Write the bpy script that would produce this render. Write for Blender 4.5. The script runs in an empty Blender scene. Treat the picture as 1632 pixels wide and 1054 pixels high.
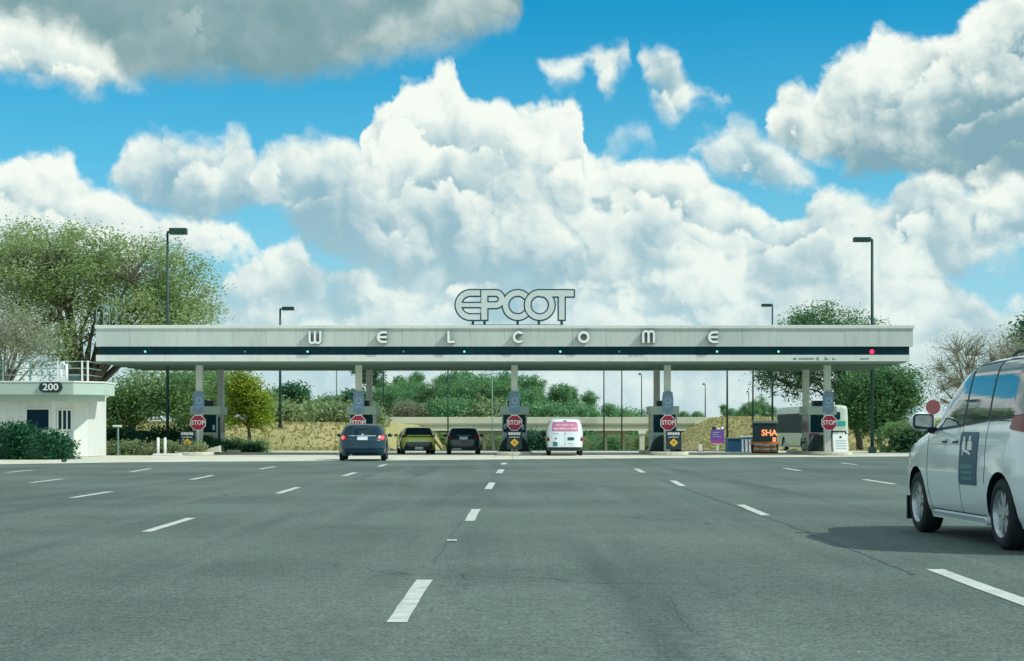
import bpy, bmesh, math, random
import numpy as np
from mathutils import Vector, Matrix

# ------------------------------------------------------------------ camera, exposure
C = bpy.context.scene.collection
sc = bpy.context.scene
R = math.radians
F, CX, HY, HC = 2700.0, 816.0, 688.0, 1.13       # focal length (px of the 1632 frame), centre column, horizon row, eye height
cam_d = bpy.data.cameras.new('camera')
cam = bpy.data.objects.new('camera', cam_d); C.objects.link(cam)
cam.location = (0, 0, HC); cam.rotation_euler = (R(90), 0, 0)
cam_d.sensor_width = 36; cam_d.lens = 36*F/1632
cam_d.shift_y = (HY-527)/1632
cam_d.clip_end = 6000; cam_d.clip_start = 0.1
sc.camera = cam
sc.view_settings.view_transform = 'Standard'; sc.view_settings.look = 'None'
sc.view_settings.exposure = 0.0; sc.view_settings.gamma = 1.0

# ------------------------------------------------------------------ sun and sky
SUN = Vector((0.66, -0.25, 0.71)).normalized()
sun_d = bpy.data.lights.new('sun', 'SUN'); sun_d.energy = 3.4; sun_d.angle = R(0.5); sun_d.color = (1.0, 1.0, 0.90)
sun = bpy.data.objects.new('sun', sun_d); C.objects.link(sun)
sun.rotation_euler = SUN.to_track_quat('Z', 'Y').to_euler()
sun.location = (30, -10, 40)

class S:
    """a socket one can do arithmetic with: builds math nodes in a tree"""
    def __init__(s, nt, sock): s.nt, s.k = nt, sock
    def op(s, o, *a, clamp=False):
        n = s.nt.nodes.new('ShaderNodeMath'); n.operation = o; n.use_clamp = clamp
        for i, v in enumerate((s,)+a):
            if isinstance(v, S): s.nt.links.new(v.k, n.inputs[i])
            else: n.inputs[i].default_value = v
        return S(s.nt, n.outputs[0])
    def __add__(s, o): return s.op('ADD', o)
    __radd__ = __add__
    def __sub__(s, o): return s.op('SUBTRACT', o)
    def __rsub__(s, o): return s.op('MULTIPLY', -1.0) + o
    def __mul__(s, o): return s.op('MULTIPLY', o)
    __rmul__ = __mul__
    def __truediv__(s, o): return s.op('DIVIDE', o)
    def sat(s): return s.op('ADD', 0.0, clamp=True)
    def step(s, a, b):
        n = s.nt.nodes.new('ShaderNodeMapRange'); n.interpolation_type = 'SMOOTHSTEP'
        s.nt.links.new(s.k, n.inputs[0]); n.inputs[1].default_value = a; n.inputs[2].default_value = b
        return S(s.nt, n.outputs[0])
    def curve(s, pts, x0, x1, y0, y1):
        n = s.nt.nodes.new('ShaderNodeFloatCurve'); c = n.mapping.curves[0]
        t = (s - x0) * (1.0/(x1-x0))
        pts = sorted(((min(max((x-x0)/(x1-x0), 0), 1), min(max((y-y0)/(y1-y0), 0), 1)) for x, y in pts))
        while len(c.points) < len(pts): c.points.new(0.5, 0.5)
        for p, (x, y) in zip(c.points, pts): p.location = (x, y); p.handle_type = 'AUTO_CLAMPED'
        n.mapping.use_clip = True; n.mapping.extend = 'HORIZONTAL'; n.mapping.update()
        s.nt.links.new(t.k, n.inputs['Value'])
        return S(s.nt, n.outputs[0]) * (y1-y0) + y0

def comb(nt, x, y, z=0.0):
    n = nt.nodes.new('ShaderNodeCombineXYZ')
    for i, v in enumerate((x, y, z)):
        if isinstance(v, S): nt.links.new(v.k, n.inputs[i])
        else: n.inputs[i].default_value = v
    return n.outputs[0]
def noise(nt, vec, scale, detail=3, rough=0.55, dim='3D', dist=0.0):
    n = nt.nodes.new('ShaderNodeTexNoise'); n.noise_dimensions = dim
    n.inputs['Scale'].default_value = scale; n.inputs['Detail'].default_value = detail
    n.inputs['Roughness'].default_value = rough; n.inputs['Distortion'].default_value = dist
    if vec is not None: nt.links.new(vec, n.inputs['Vector'])
    return n
def mixc(nt, fac, a, b, mode='MIX'):
    n = nt.nodes.new('ShaderNodeMix'); n.data_type = 'RGBA'; n.blend_type = mode
    for i, v in ((0, fac), (6, a), (7, b)):
        if isinstance(v, S): nt.links.new(v.k, n.inputs[i])
        elif hasattr(v, 'links'): nt.links.new(v, n.inputs[i])
        elif isinstance(v, (tuple, list)): n.inputs[i].default_value = (*v[:3], 1)
        else: n.inputs[i].default_value = v
    return n.outputs[2]
def lin(r, g, b):
    return tuple((v/255/12.92 if v/255 <= .04045 else ((v/255+.055)/1.055)**2.4) for v in (r, g, b))

def build_sky():
    w = bpy.data.worlds.new('World'); sc.world = w; w.use_nodes = True
    nt = w.node_tree; nt.nodes.clear(); L = nt.links
    out = nt.nodes.new('ShaderNodeOutputWorld'); bg = nt.nodes.new('ShaderNodeBackground')
    L.new(bg.outputs[0], out.inputs[0]); bg.inputs[1].default_value = 0.1
    sky = nt.nodes.new('ShaderNodeTexSky'); sky.sky_type = 'NISHITA'; sky.sun_disc = False
    sky.sun_elevation = math.asin(SUN.z); sky.sun_rotation = math.atan2(SUN.x, SUN.y)
    sky.air_density = 1.0; sky.dust_density = 0.6; sky.ozone_density = 2.0
    blue = mixc(nt, 1.0, sky.outputs[0], (0.004, 0.104, 0.130), 'MULTIPLY')
    # direction -> (x, y): azimuth and elevation in hundredths of a frame pixel, y falling to 6.88 at the horizon
    tc = nt.nodes.new('ShaderNodeTexCoord'); sp = nt.nodes.new('ShaderNodeSeparateXYZ'); L.new(tc.outputs['Generated'], sp.inputs[0])
    dx, dy, dz = (S(nt, sp.outputs[i]) for i in range(3))
    k = F/100
    x = dx.op('ARCTAN2', dy)*k + CX/100
    y = dz.op('ARCTAN2', (dx*dx+dy*dy).op('SQRT'))*(-k) + HY/100
    P0 = comb(nt, x, y)
    # domain warp
    n1 = noise(nt, P0, 0.8, 2, 0.5); n2 = noise(nt, P0, 3.2, 4, 0.6)
    def vm(op, a, b):
        n = nt.nodes.new('ShaderNodeVectorMath'); n.operation = op
        L.new(a, n.inputs[0])
        if isinstance(b, (tuple, list)): n.inputs[1].default_value = b
        else: L.new(b, n.inputs[1])
        return n.outputs[0]
    def off(n, amp): return vm('MULTIPLY', vm('SUBTRACT', n.outputs[1], (.5, .5, .5)), (amp, amp, 0))
    P = vm('ADD', vm('ADD', P0, off(n1, 0.55)), off(n2, 0.22))
    sep = nt.nodes.new('ShaderNodeSeparateXYZ'); L.new(P, sep.inputs[0])
    X, Y = S(nt, sep.outputs[0]), S(nt, sep.outputs[1])
    def puffs(p, octs):
        tot = None
        for sca, amp in octs:
            v = nt.nodes.new('ShaderNodeTexVoronoi'); v.voronoi_dimensions = '2D'; v.feature = 'F1'
            v.inputs['Scale'].default_value = sca; L.new(p, v.inputs['Vector'])
            d = S(nt, v.outputs['Distance']); t = (1.0 - d*d)*amp
            tot = t if tot is None else tot+t
        return tot
    O = ((1.15, .50), (2.6, .26), (5.6, .14), (12.0, .07))
    H = puffs(P, O)
    H2 = puffs(vm('ADD', P, (0.11, -0.15, 0)), O[:3]) + 0.052
    H3 = puffs(vm('ADD', P, (0.03, -0.045, 0)), O[1:])
    PB = vm('ADD', vm('ADD', P0, off(n1, 0.9)), off(n2, 0.4))
    G = puffs(PB, ((0.42, .6), (0.85, .4))) - puffs(vm('ADD', PB, (0.30, -0.42, 0)), ((0.42, .6), (0.85, .4)))
    lit = (H - H2)*0.85 + ((H - puffs(P, O[:1])) - H3)*0.45 + G*1.1
    fine = S(nt, n2.outputs[0]) - 0.5
    broad = S(nt, noise(nt, P0, 0.5, 4, 0.5).outputs[0])*2.0 - 1.0
    bump = H - 0.72
    nl = noise(nt, P0, 0.55, 1, 0.4)
    ledge = S(nt, nl.outputs[0])*2.6 + bump*0.8 + fine*0.35
    ledgemask = S(nt, noise(nt, vm('ADD', P0, (7.3, 2.1, 0)), 0.8, 2, 0.5).outputs[0]).step(0.40, 0.62)
    lightc, shadec = lin(246, 253, 244), lin(146, 186, 200)
    col = mixc(nt, y.step(-0.5, 6.4)*0.75, blue, lin(150, 212, 236))
    def T(px, py):
        r = math.hypot(F, px-CX)
        return ((CX+F*math.atan((px-CX)/F))/100, (HY-F*math.atan((HY-py)/r))/100)
    def layer(col, top, bot, soft=.22, edge=.55, size=1.2, a=1.0, b=.75, c=1.0, opac=1.0, botsoft=.5, bw=0.0, tint=None, wide=False):
        """a bank of cloud between its upper and its lower outline (frame px), lit from upper right"""
        X0, X1 = (-6, 22)
        t = X.curve([T(*p) for p in top], X0, X1, -4, 9); bo = X.curve([T(*p) for p in bot], X0, X1, -4, 9)
        dt = Y - t; db = (bo - Y)*botsoft
        e = dt.op('MINIMUM', db) + bump*edge + fine*edge*.45
        al = e.step(0.0, soft)*opac
        saw = (dt*0.9 + ledge).op('FRACT')
        sh = saw.step(0.0, 0.16) * (1.0 - saw) - 0.42
        s = a - (dt*(1.0/size)).sat()*b + lit*c + broad*bw + (fine*.25)*c + sh*(dt-0.25).step(0.0, 0.4)*ledgemask*(0.9*c)
        v = s.step(0.02, 1.22)
        cc = mixc(nt, v, shadec if tint is None else tint, lightc)
        return mixc(nt, al, col, cc)
    # elsewhere in the sky (beside, above and behind the frame): unseen broken cloud, cover raised to brighten the ambient light
    far = S(nt, noise(nt, P0, 0.16, 4, 0.6).outputs[0])
    outside = ((x - 8.16).op('ABSOLUTE') - 8.6).step(0.0, 1.5).op('MAXIMUM', (y*-1.0 - 0.3).step(0.0, 1.5))
    e = (far - 0.43)*3.0 + bump*.5
    col = mixc(nt, e.step(0.0, .3)*outside, col, mixc(nt, (0.75+lit*1.0-e*.45).step(0, 1), shadec, lightc))
    BIG = -60
    # faint veils
    col = layer(col, [(930,300),(985,200),(1015,180),(1045,200),(1060,260),(1100,300)], [(930,262),(1060,262),(1100,200)], opac=.7, soft=.5, size=2, edge=.4)
    col = layer(col, [(1060,400),(1110,215),(1150,200),(1190,170),(1225,200),(1280,240),(1330,400)], [(1060,180),(1110,270),(1200,310),(1290,330),(1360,180)], opac=.9, soft=.4, size=1.4, a=.95, b=.65, edge=.5, botsoft=.9)
    # small puffs in the blue
    col = layer(col, [(840,300),(862,100),(900,96),(940,76),(990,58),(1008,90),(1030,300)], [(840,-50),(865,125),(905,165),(935,120),(955,175),(985,130),(1008,100),(1030,-50)], soft=.3, size=1.0, b=.45, edge=.35, a=.95)
    col = layer(col, [(1000,300),(1020,72),(1060,66),(1085,105),(1125,140),(1175,150),(1200,300)], [(1000,-50),(1022,110),(1055,180),(1090,215),(1130,190),(1175,160),(1200,-50)], soft=.3, size=1.2, b=.5, edge=.35, a=.98)
    # dark flat cloud over the upper left
    col = layer(col, [(-500,-300),(900,-300)], [(-400,150),(0,135),(80,152),(170,165),(250,158),(330,140),(430,150),(520,136),(600,120),(700,100),(770,80),(812,56),(832,10),(845,-80),(900,-250)],
                soft=.55, size=30, a=.22, b=0, c=.26, edge=.38, bw=.5, botsoft=1.0, tint=lin(122,160,166))
    col = layer(col, [(-400,-10),(0,0),(60,14),(120,30),(165,55),(190,92),(225,136),(250,170),(262,230),(300,400)], [(-400,135),(0,132),(90,158),(170,166),(235,160),(262,130),(300,50)], soft=.5, size=2.4, a=1.15, b=.6, c=.8, edge=.45, botsoft=.8, bw=.4)
    col = layer(col, [(430,300),(520,90),(600,20),(700,-30),(770,-60),(800,-40),(824,16),(842,90),(860,300)], [(430,20),(540,110),(640,112),(720,98),(790,74),(824,48),(842,-60)], soft=.9, size=2.6, a=1.0, b=.4, c=.5, edge=.4, opac=.9)
    # the big bank at the right
    col = layer(col, [(1190,500),(1245,140),(1275,122),(1300,138),(1322,100),(1345,72),(1380,62),(1402,36),(1440,42),(1500,40),(1548,8),(1590,-30),(1700,-60),(1900,-60)], [(1190,0),(1240,230),(1310,275),(1400,290),(1480,305),(1560,318),(1640,318),(1900,320)], size=2.3, a=1.08, b=1.0, soft=.26, edge=.52, bw=.3, botsoft=.8, tint=lin(132,172,184))
    col = layer(col, [(1300,500),(1350,130),(1380,105),(1440,98),(1500,108),(1560,100),(1620,92),(1700,92),(1900,92)], [(1300,0),(1360,165),(1420,205),(1480,215),(1540,190),(1632,175),(1900,170)], size=1.0, a=1.1, b=.8, soft=.5, edge=.6, opac=.9)
    # middle distance, left
    col = layer(col, [(120,600),(185,260),(215,216),(260,206),(300,206),(335,214),(372,194),(402,212),(416,250),(440,330),(470,500)], [(120,200),(180,330),(260,365),(340,372),(410,360),(480,200)], size=1.3, a=.98, b=.8, soft=.35, edge=.5, opac=.95, botsoft=.8)
    col = layer(col, [(-400,240),(0,248),(40,236),(80,236),(112,246),(130,275),(168,298),(230,322),(280,338),(350,352),(420,384),(440,500)], [(-400,560),(0,560),(120,560),(220,450),(330,424),(425,410),(440,200)], size=1.7, a=1.15, b=.5, soft=.22, edge=.5)
    # right, further down
    col = layer(col, [(1240,600),(1285,292),(1310,284),(1334,300),(1400,318),(1430,284),(1490,274),(1530,292),(1580,280),(1640,270),(1900,270)], [(1240,200),(1300,400),(1400,450),(1500,470),(1560,425),(1632,400),(1900,420)], size=1.25, a=1.0, b=.8, soft=.3, edge=.55, botsoft=.9)
    col = layer(col, [(1080,700),(1140,420),(1230,350),(1290,318),(1318,300),(1340,330),(1380,352),(1430,376),(1500,410),(1545,462),(1600,482),(1640,470),(1700,440),(1900,430)], [(1080,800),(1900,800)], size=1.4, a=1.0, b=.62, soft=.22, edge=.55, bw=.8)
    col = layer(col, [(1480,700),(1540,388),(1570,372),(1620,366),(1900,360)], [(1480,200),(1540,430),(1632,440),(1900,440)], size=.8, a=.95, b=.6, soft=.4, edge=.5, opac=.9)
    col = layer(col, [(-500,480),(200,470),(330,440),(420,430),(560,400),(800,380),(1100,400),(1300,440),(1450,450),(1560,520),(1640,500),(2200,480)], [(-500,880),(2200,880)], size=2.0, a=.5, b=.0, c=.7, soft=.6, edge=.5, bw=.9, opac=.85)
    # the tower in the middle
    col = layer(col, [(540,800),(578,196),(600,168),(628,146),(655,120),(690,112),(716,94),(733,132),(762,156),(798,150),(832,166),(880,160),(908,168),(922,190),(934,238),(962,246),(1000,262),(1100,300),(1200,460),(1250,800)], [(520,0),(575,360),(620,460),(760,520),(900,520),(1100,520),(1260,440)], size=2.9, a=1.2, b=1.08, soft=.2, edge=.48, bw=.45, botsoft=.3)
    col = layer(col, [(900,700),(940,250),(985,246),(1020,252),(1062,248),(1108,258),(1132,284),(1188,314),(1232,342),(1248,372),(1262,500)], [(900,100),(960,330),(1060,390),(1160,404),(1240,392),(1262,200)], size=1.3, a=1.22, b=.85, soft=.22, edge=.48, bw=.3)
    col = layer(col, [(680,700),(730,360),(800,330),(860,318),(910,330),(950,318),(1000,350),(1060,420),(1100,700)], [(680,200),(740,410),(860,425),(980,415),(1100,300)], size=1.0, a=1.0, b=.8, soft=.4, edge=.55, opac=.85)
    col = layer(col, [(380,600),(420,228),(450,214),(490,204),(530,216),(562,226),(596,262),(650,330),(700,420)], [(380,200),(430,350),(500,410),(580,440),(660,440),(720,330)], size=1.5, a=.98, b=.85, soft=.35, edge=.5, opac=.97, botsoft=.7)
    # low banks down to the horizon
    col = layer(col, [(300,800),(352,460),(395,412),(430,386),(478,378),(496,404),(520,424),(580,428),(640,446),(700,452),(780,440),(900,446),(1000,440),(1050,420),(1110,415),(1180,430),(1250,470),(1330,800)], [(300,800),(360,520),(460,540),(600,520),(800,500),(1000,500),(1150,540),(1250,520),(1330,800)], size=.9, a=1.12, b=.7, soft=.24, edge=.55, bw=.7, botsoft=.25)
    col = layer(col, [(-500,470),(300,490),(420,470),(520,486),(640,470),(760,490),(900,476),(1060,484),(1200,470),(1330,490),(1480,478),(1640,500),(2200,480)], [(-500,560),(200,560),(500,590),(800,560),(1100,585),(1400,560),(2200,570)], size=.8, a=1.05, b=.85, soft=.3, edge=.7, bw=1.0, opac=.9, botsoft=.4)
    col = layer(col, [(-500,570),(300,575),(500,590),(640,570),(800,590),(960,575),(1100,584),(1200,570),(1330,590),(1480,578),(1640,580),(2200,580)], [(-500,800),(2200,800)], size=1.0, a=.9, b=.3, soft=.5, edge=.5, bw=.7, opac=.8)
    # pale air low down
    hz = y.step(2.6, 6.6)
    col = mixc(nt, hz*0.50, col, lin(206, 230, 232))
    em = nt.nodes.new('ShaderNodeVectorMath'); em.operation = 'SCALE'
    L.new(col, em.inputs[0]); em.inputs[3].default_value = 10.0
    # the tree is scaled so that Background strength stays at 0.1: sky and cloud radiance times ten
    skyscaled = em.outputs[0]
    L.new(skyscaled, bg.inputs[0])
    return blue
build_sky()
sc.world.cycles.sampling_method = 'MANUAL'; sc.world.cycles.sample_map_resolution = 256
sc.cycles.max_bounces = 6; sc.cycles.diffuse_bounces = 2; sc.cycles.glossy_bounces = 3; sc.cycles.transparent_max_bounces = 8
sc.cycles.sample_clamp_indirect = 4.0
rng = np.random.default_rng(7); random.seed(7)

# ------------------------------------------------------------------ helpers
def at(px, Y, z=0.0):
    """world x of photo column px on the plane y = Y"""
    return (px-CX)/F*Y
def zat(py, Y): return HC + (HY-py)/F*Y
def gy(py): return F*HC/(py-HY)                 # distance of a point on the flat road seen at row py

def mat(name, col, rough=.6, metal=0.0, var=0.0, scale=3.0, spec=.5, bump=0.0, emit=None, coat=0.0, island=0.0, stain=None, stain_scale=.6):
    m = bpy.data.materials.new(name); m.use_nodes = True
    nt = m.node_tree; b = nt.nodes['Principled BSDF']
    b.inputs['Roughness'].default_value = rough; b.inputs['Metallic'].default_value = metal
    b.inputs['Specular IOR Level'].default_value = spec; b.inputs['Coat Weight'].default_value = coat
    b.inputs['Coat Roughness'].default_value = .03
    c = None
    tc = nt.nodes.new('ShaderNodeTexCoord')
    if var:
        n = noise(nt, tc.outputs['Object'], scale, 5, .6)
        f = S(nt, n.outputs[0]).step(.25, .75)
        c = mixc(nt, f, tuple(v*(1-var) for v in col), tuple(min(1, v*(1+var)) for v in col))
    if stain is not None:
        n = noise(nt, tc.outputs['Object'], stain_scale, 6, .65)
        c = mixc(nt, S(nt, n.outputs[0]).step(.52, .7)*.8, c if c is not None else tuple(col), stain)
    if island:
        g = nt.nodes.new('ShaderNodeNewGeometry')
        f = S(nt, g.outputs['Random Per Island'])
        k = mixc(nt, f, (1-island,)*3, (1+island,)*3)
        c = mixc(nt, 1.0, c if c is not None else tuple(col), k, 'MULTIPLY')
    if c is not None: nt.links.new(c, b.inputs['Base Color'])
    else: b.inputs['Base Color'].default_value = (*col, 1)
    if bump:
        n = noise(nt, tc.outputs['Object'], scale*6, 4, .6); bp = nt.nodes.new('ShaderNodeBump')
        bp.inputs['Strength'].default_value = bump; bp.inputs['Distance'].default_value = .02
        nt.links.new(n.outputs[0], bp.inputs['Height']); nt.links.new(bp.outputs[0], b.inputs['Normal'])
    if emit: b.inputs['Emission Color'].default_value = (*emit[:3], 1); b.inputs['Emission Strength'].default_value = emit[3]
    return m
def leafmat(name, ca, cb, cc, trans=.25):
    """foliage: every leaf clump has its own tint between three greens"""
    m = bpy.data.materials.new(name); m.use_nodes = True
    nt = m.node_tree; b = nt.nodes['Principled BSDF']; out = nt.nodes['Material Output']
    g = nt.nodes.new('ShaderNodeNewGeometry'); tc = nt.nodes.new('ShaderNodeTexCoord')
    r = S(nt, g.outputs['Random Per Island']); n = S(nt, noise(nt, tc.outputs['Object'], .55, 3, .6).outputs[0])
    c = mixc(nt, (r*.75+(n-.5)*1.6+.12).sat(), ca, cb); c = mixc(nt, (r*1.0+(n-.5)*1.2-.25).step(.45, 1.0), c, cc)
    nt.links.new(c, b.inputs['Base Color']); b.inputs['Roughness'].default_value = .55; b.inputs['Specular IOR Level'].default_value = .25
    t = nt.nodes.new('ShaderNodeBsdfTranslucent'); nt.links.new(c, t.inputs[0])
    mx = nt.nodes.new('ShaderNodeMixShader'); mx.inputs[0].default_value = trans
    nt.links.new(b.outputs[0], mx.inputs[1]); nt.links.new(t.outputs[0], mx.inputs[2]); nt.links.new(mx.outputs[0], out.inputs[0])
    return m

def tag(o, label=None, cat=None, group=None, kind=None):
    if label: o['label'] = label
    if cat: o['category'] = cat
    if group: o['group'] = group
    if kind: o['kind'] = kind
    return o
def thing(name, label, cat, loc=(0, 0, 0), rz=0.0, group=None):
    o = bpy.data.objects.new(name, None); C.objects.link(o); o.empty_display_size = .2
    o.location = loc; o.rotation_euler = (0, 0, rz)
    return tag(o, label, cat, group)
def link_mesh(name, me, m=None, parent=None):
    o = bpy.data.objects.new(name, me); C.objects.link(o)
    if parent: o.parent = parent
    if m is not None:
        for q in (m if isinstance(m, (list, tuple)) else [m]): me.materials.append(q)
    return o
def copy_tree(o, parent=None, label=None):
    c = o.copy(); C.objects.link(c)
    if parent is not None: c.parent = parent
    if label: c['label'] = label
    for ch in [q for q in bpy.data.objects if q.parent is o]: copy_tree(ch, c)
    return c

class MB:
    def __init__(s): s.v, s.f, s.m = [], [], []
    def add(s, v, f, m=0):
        n = len(s.v); s.v += [tuple(p) for p in v]; s.f += [tuple(i+n for i in q) for q in f]; s.m += [m]*len(f); return s
    def box(s, x0, x1, y0, y1, z0, z1, m=0):
        return s.add([(x0,y0,z0),(x1,y0,z0),(x1,y1,z0),(x0,y1,z0),(x0,y0,z1),(x1,y0,z1),(x1,y1,z1),(x0,y1,z1)],
                     [(0,3,2,1),(4,5,6,7),(0,1,5,4),(1,2,6,5),(2,3,7,6),(3,0,4,7)], m)
    def prism(s, poly, a, b, axis='z', m=0):
        """polygon extruded along an axis from a to b; poly is (x,y) for z, (x,z) for y, (y,z) for x"""
        ar = sum(poly[i][0]*poly[(i+1) % len(poly)][1]-poly[(i+1) % len(poly)][0]*poly[i][1] for i in range(len(poly)))
        if (ar < 0) != (axis == 'y'): poly = poly[::-1]
        n = len(poly); k = {'z': lambda p, t: (p[0], p[1], t), 'y': lambda p, t: (p[0], t, p[1]), 'x': lambda p, t: (t, p[0], p[1])}[axis]
        v = [k(p, a) for p in poly]+[k(p, b) for p in poly]
        f = [tuple(range(n))[::-1], tuple(range(n, 2*n))]+[(i, (i+1) % n, n+(i+1) % n, n+i) for i in range(n)]
        return s.add(v, f, m)
    def tube(s, pts, r, n=8, cap=True, m=0):
        pts = [Vector(p) for p in pts]; rs = r if isinstance(r, (list, tuple)) else [r]*len(pts)
        v, f = [], []; up = None
        for i, p in enumerate(pts):
            d = (pts[min(i+1, len(pts)-1)]-pts[max(i-1, 0)]).normalized()
            if up is None: up = d.cross(Vector((0, 0, 1)) if abs(d.z) < .9 else Vector((1, 0, 0))).normalized()
            u = (up - d*up.dot(d)).normalized(); up = u; w = d.cross(u)
            for k in range(n):
                a = 2*math.pi*k/n; v.append(p+(u*math.cos(a)+w*math.sin(a))*rs[i])
        for i in range(len(pts)-1):
            for k in range(n): f.append((i*n+k, i*n+(k+1) % n, (i+1)*n+(k+1) % n, (i+1)*n+k))
        if cap: f += [tuple(range(n))[::-1], tuple(range(len(v)-n, len(v)))]
        return s.add(v, f, m)
    def ball(s, c, rx, ry, rz, nu=12, nv=8, m=0, jit=0.0):
        v, f = [], []
        for j in range(nv+1):
            t = math.pi*j/nv
            for i in range(nu):
                a = 2*math.pi*i/nu; q = 1+random.uniform(-jit, jit)
                v.append((c[0]+rx*q*math.sin(t)*math.cos(a), c[1]+ry*q*math.sin(t)*math.sin(a), c[2]+rz*q*math.cos(t)))
        for j in range(nv):
            for i in range(nu): f.append((j*nu+i, (j+1)*nu+i, (j+1)*nu+(i+1) % nu, j*nu+(i+1) % nu))
        return s.add(v, f, m)
    def build(s, name, m, parent=None, smooth=False, bevel=0.0, merge=False):
        me = bpy.data.meshes.new(name); me.from_pydata(s.v, [], s.f); me.polygons.foreach_set('material_index', s.m)
        if merge:
            bm = bmesh.new(); bm.from_mesh(me); bmesh.ops.remove_doubles(bm, verts=bm.verts, dist=1e-5); bm.to_mesh(me); bm.free()
        if smooth: me.polygons.foreach_set('use_smooth', [True]*len(me.polygons))
        me.update(); o = link_mesh(name, me, m, parent)
        if bevel:
            b = o.modifiers.new('bevel', 'BEVEL'); b.width = bevel; b.segments = 2; b.limit_method = 'ANGLE'
        return o

# signed distances in the plane (numpy), negative inside
def sd_seg(P, a, b, r):
    a, b = np.array(a, float), np.array(b, float); d = b-a
    t = np.clip(((P-a)@d)/max(d@d, 1e-9), 0, 1)
    return np.hypot(*(P-a-t[..., None]*d).transpose(2, 0, 1)) - r
def sd_box(P, x0, x1, y0, y1, r=0.0):
    q = np.abs(P-np.array(((x0+x1)/2, (y0+y1)/2)))-np.array(((x1-x0)/2-r, (y1-y0)/2-r))
    return np.hypot(*np.maximum(q, 0).transpose(2, 0, 1))+np.minimum(q.max(-1), 0)-r
def sd_ring(P, c, r, w): return np.abs(np.hypot(P[..., 0]-c[0], P[..., 1]-c[1])-r)-w
def sd_disc(P, c, r): return np.hypot(P[..., 0]-c[0], P[..., 1]-c[1])-r
def sd_poly(P, V, r=0.0):
    V = np.array(V, float); d = np.full(P.shape[:2], 1e18); s = np.ones(P.shape[:2]); j = len(V)-1
    for i in range(len(V)):
        e = V[j]-V[i]; w = P-V[i]; t = np.clip((w@e)/(e@e), 0, 1); b = w-t[..., None]*e
        d = np.minimum(d, (b**2).sum(-1))
        c1 = P[..., 1] >= V[i][1]; c2 = P[..., 1] < V[j][1]; c3 = e[0]*w[..., 1] > e[1]*w[..., 0]
        s = np.where((c1 & c2 & c3) | (~c1 & ~c2 & ~c3), -s, s); j = i
    return s*np.sqrt(d)-r
def march(f, x0, x1, y0, y1, h):
    """marching squares: 2D points and polygons of the region f < 0"""
    nx, ny = int(math.ceil((x1-x0)/h))+1, int(math.ceil((y1-y0)/h))+1
    gx, gy_ = np.meshgrid(x0+h*np.arange(nx), y0+h*np.arange(ny), indexing='ij')
    D = f(np.stack((gx, gy_), -1)); D = np.where(np.abs(D) < 1e-7, 1e-7, D)
    pts, idx, polys = [], {}, []
    def vid(key, p):
        if key not in idx: idx[key] = len(pts); pts.append(p)
        return idx[key]
    ins = D < 0
    act = ins[:-1, :-1] | ins[1:, :-1] | ins[:-1, 1:] | ins[1:, 1:]
    for i, j in zip(*np.nonzero(act)):
        cs = ((i, j), (i+1, j), (i+1, j+1), (i, j+1)); poly = []
        for k in range(4):
            a, b = cs[k], cs[(k+1) % 4]; da, db = D[a], D[b]
            pa, pb = (gx[a], gy_[a]), (gx[b], gy_[b])
            if da < 0: poly.append(vid(a, pa))
            if (da < 0) != (db < 0):
                t = da/(da-db); poly.append(vid((min(a, b), max(a, b)), (pa[0]+t*(pb[0]-pa[0]), pa[1]+t*(pb[1]-pa[1]))))
        if len(poly) > 2: polys.append(tuple(poly))
    return pts, polys
def plate(mb, f, bounds, h, mp, t0, t1, m=0, flip=False):
    """the region f<0 as a solid sheet: mp(a, b, t) maps plane coordinates and height to space"""
    pts, polys = march(f, *bounds, h); n = len(pts)
    v = [mp(a, b, t1) for a, b in pts]+[mp(a, b, t0) for a, b in pts]
    ed = {}
    for q in polys:
        for i in range(len(q)): e = (q[i], q[(i+1) % len(q)]); ed[e] = 1
    fs = [q for q in polys]+[tuple(i+n for i in q[::-1]) for q in polys]
    fs += [(a, a+n, b+n, b) for a, b in ed if (b, a) not in ed]
    if flip: fs = [q[::-1] for q in fs]
    return mb.add(v, fs, m)
def facing(x, y, z): return lambda a, b, t: (x+a, y-t, z+b)     # a sheet that faces the camera side (-y)

def text_into(mb, s, size, mp, m=0, depth=.004, align='CENTER', squash=1.0, bold=0.0):
    cu = bpy.data.curves.new('lettering', 'FONT'); cu.body = s; cu.size = size; cu.align_x = align; cu.align_y = 'CENTER'
    cu.resolution_u = 3; cu.extrude = 0; cu.offset = bold
    ob = bpy.data.objects.new('lettering', cu); C.objects.link(ob)
    me = bpy.data.meshes.new_from_object(ob.evaluated_get(bpy.context.evaluated_depsgraph_get()))
    C.objects.unlink(ob); bpy.data.objects.remove(ob); bpy.data.curves.remove(cu)
    mb.add([mp(v.co.x*squash, v.co.y, depth) for v in me.vertices], [tuple(p.vertices) for p in me.polygons], m)
    bpy.data.meshes.remove(me)

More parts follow.
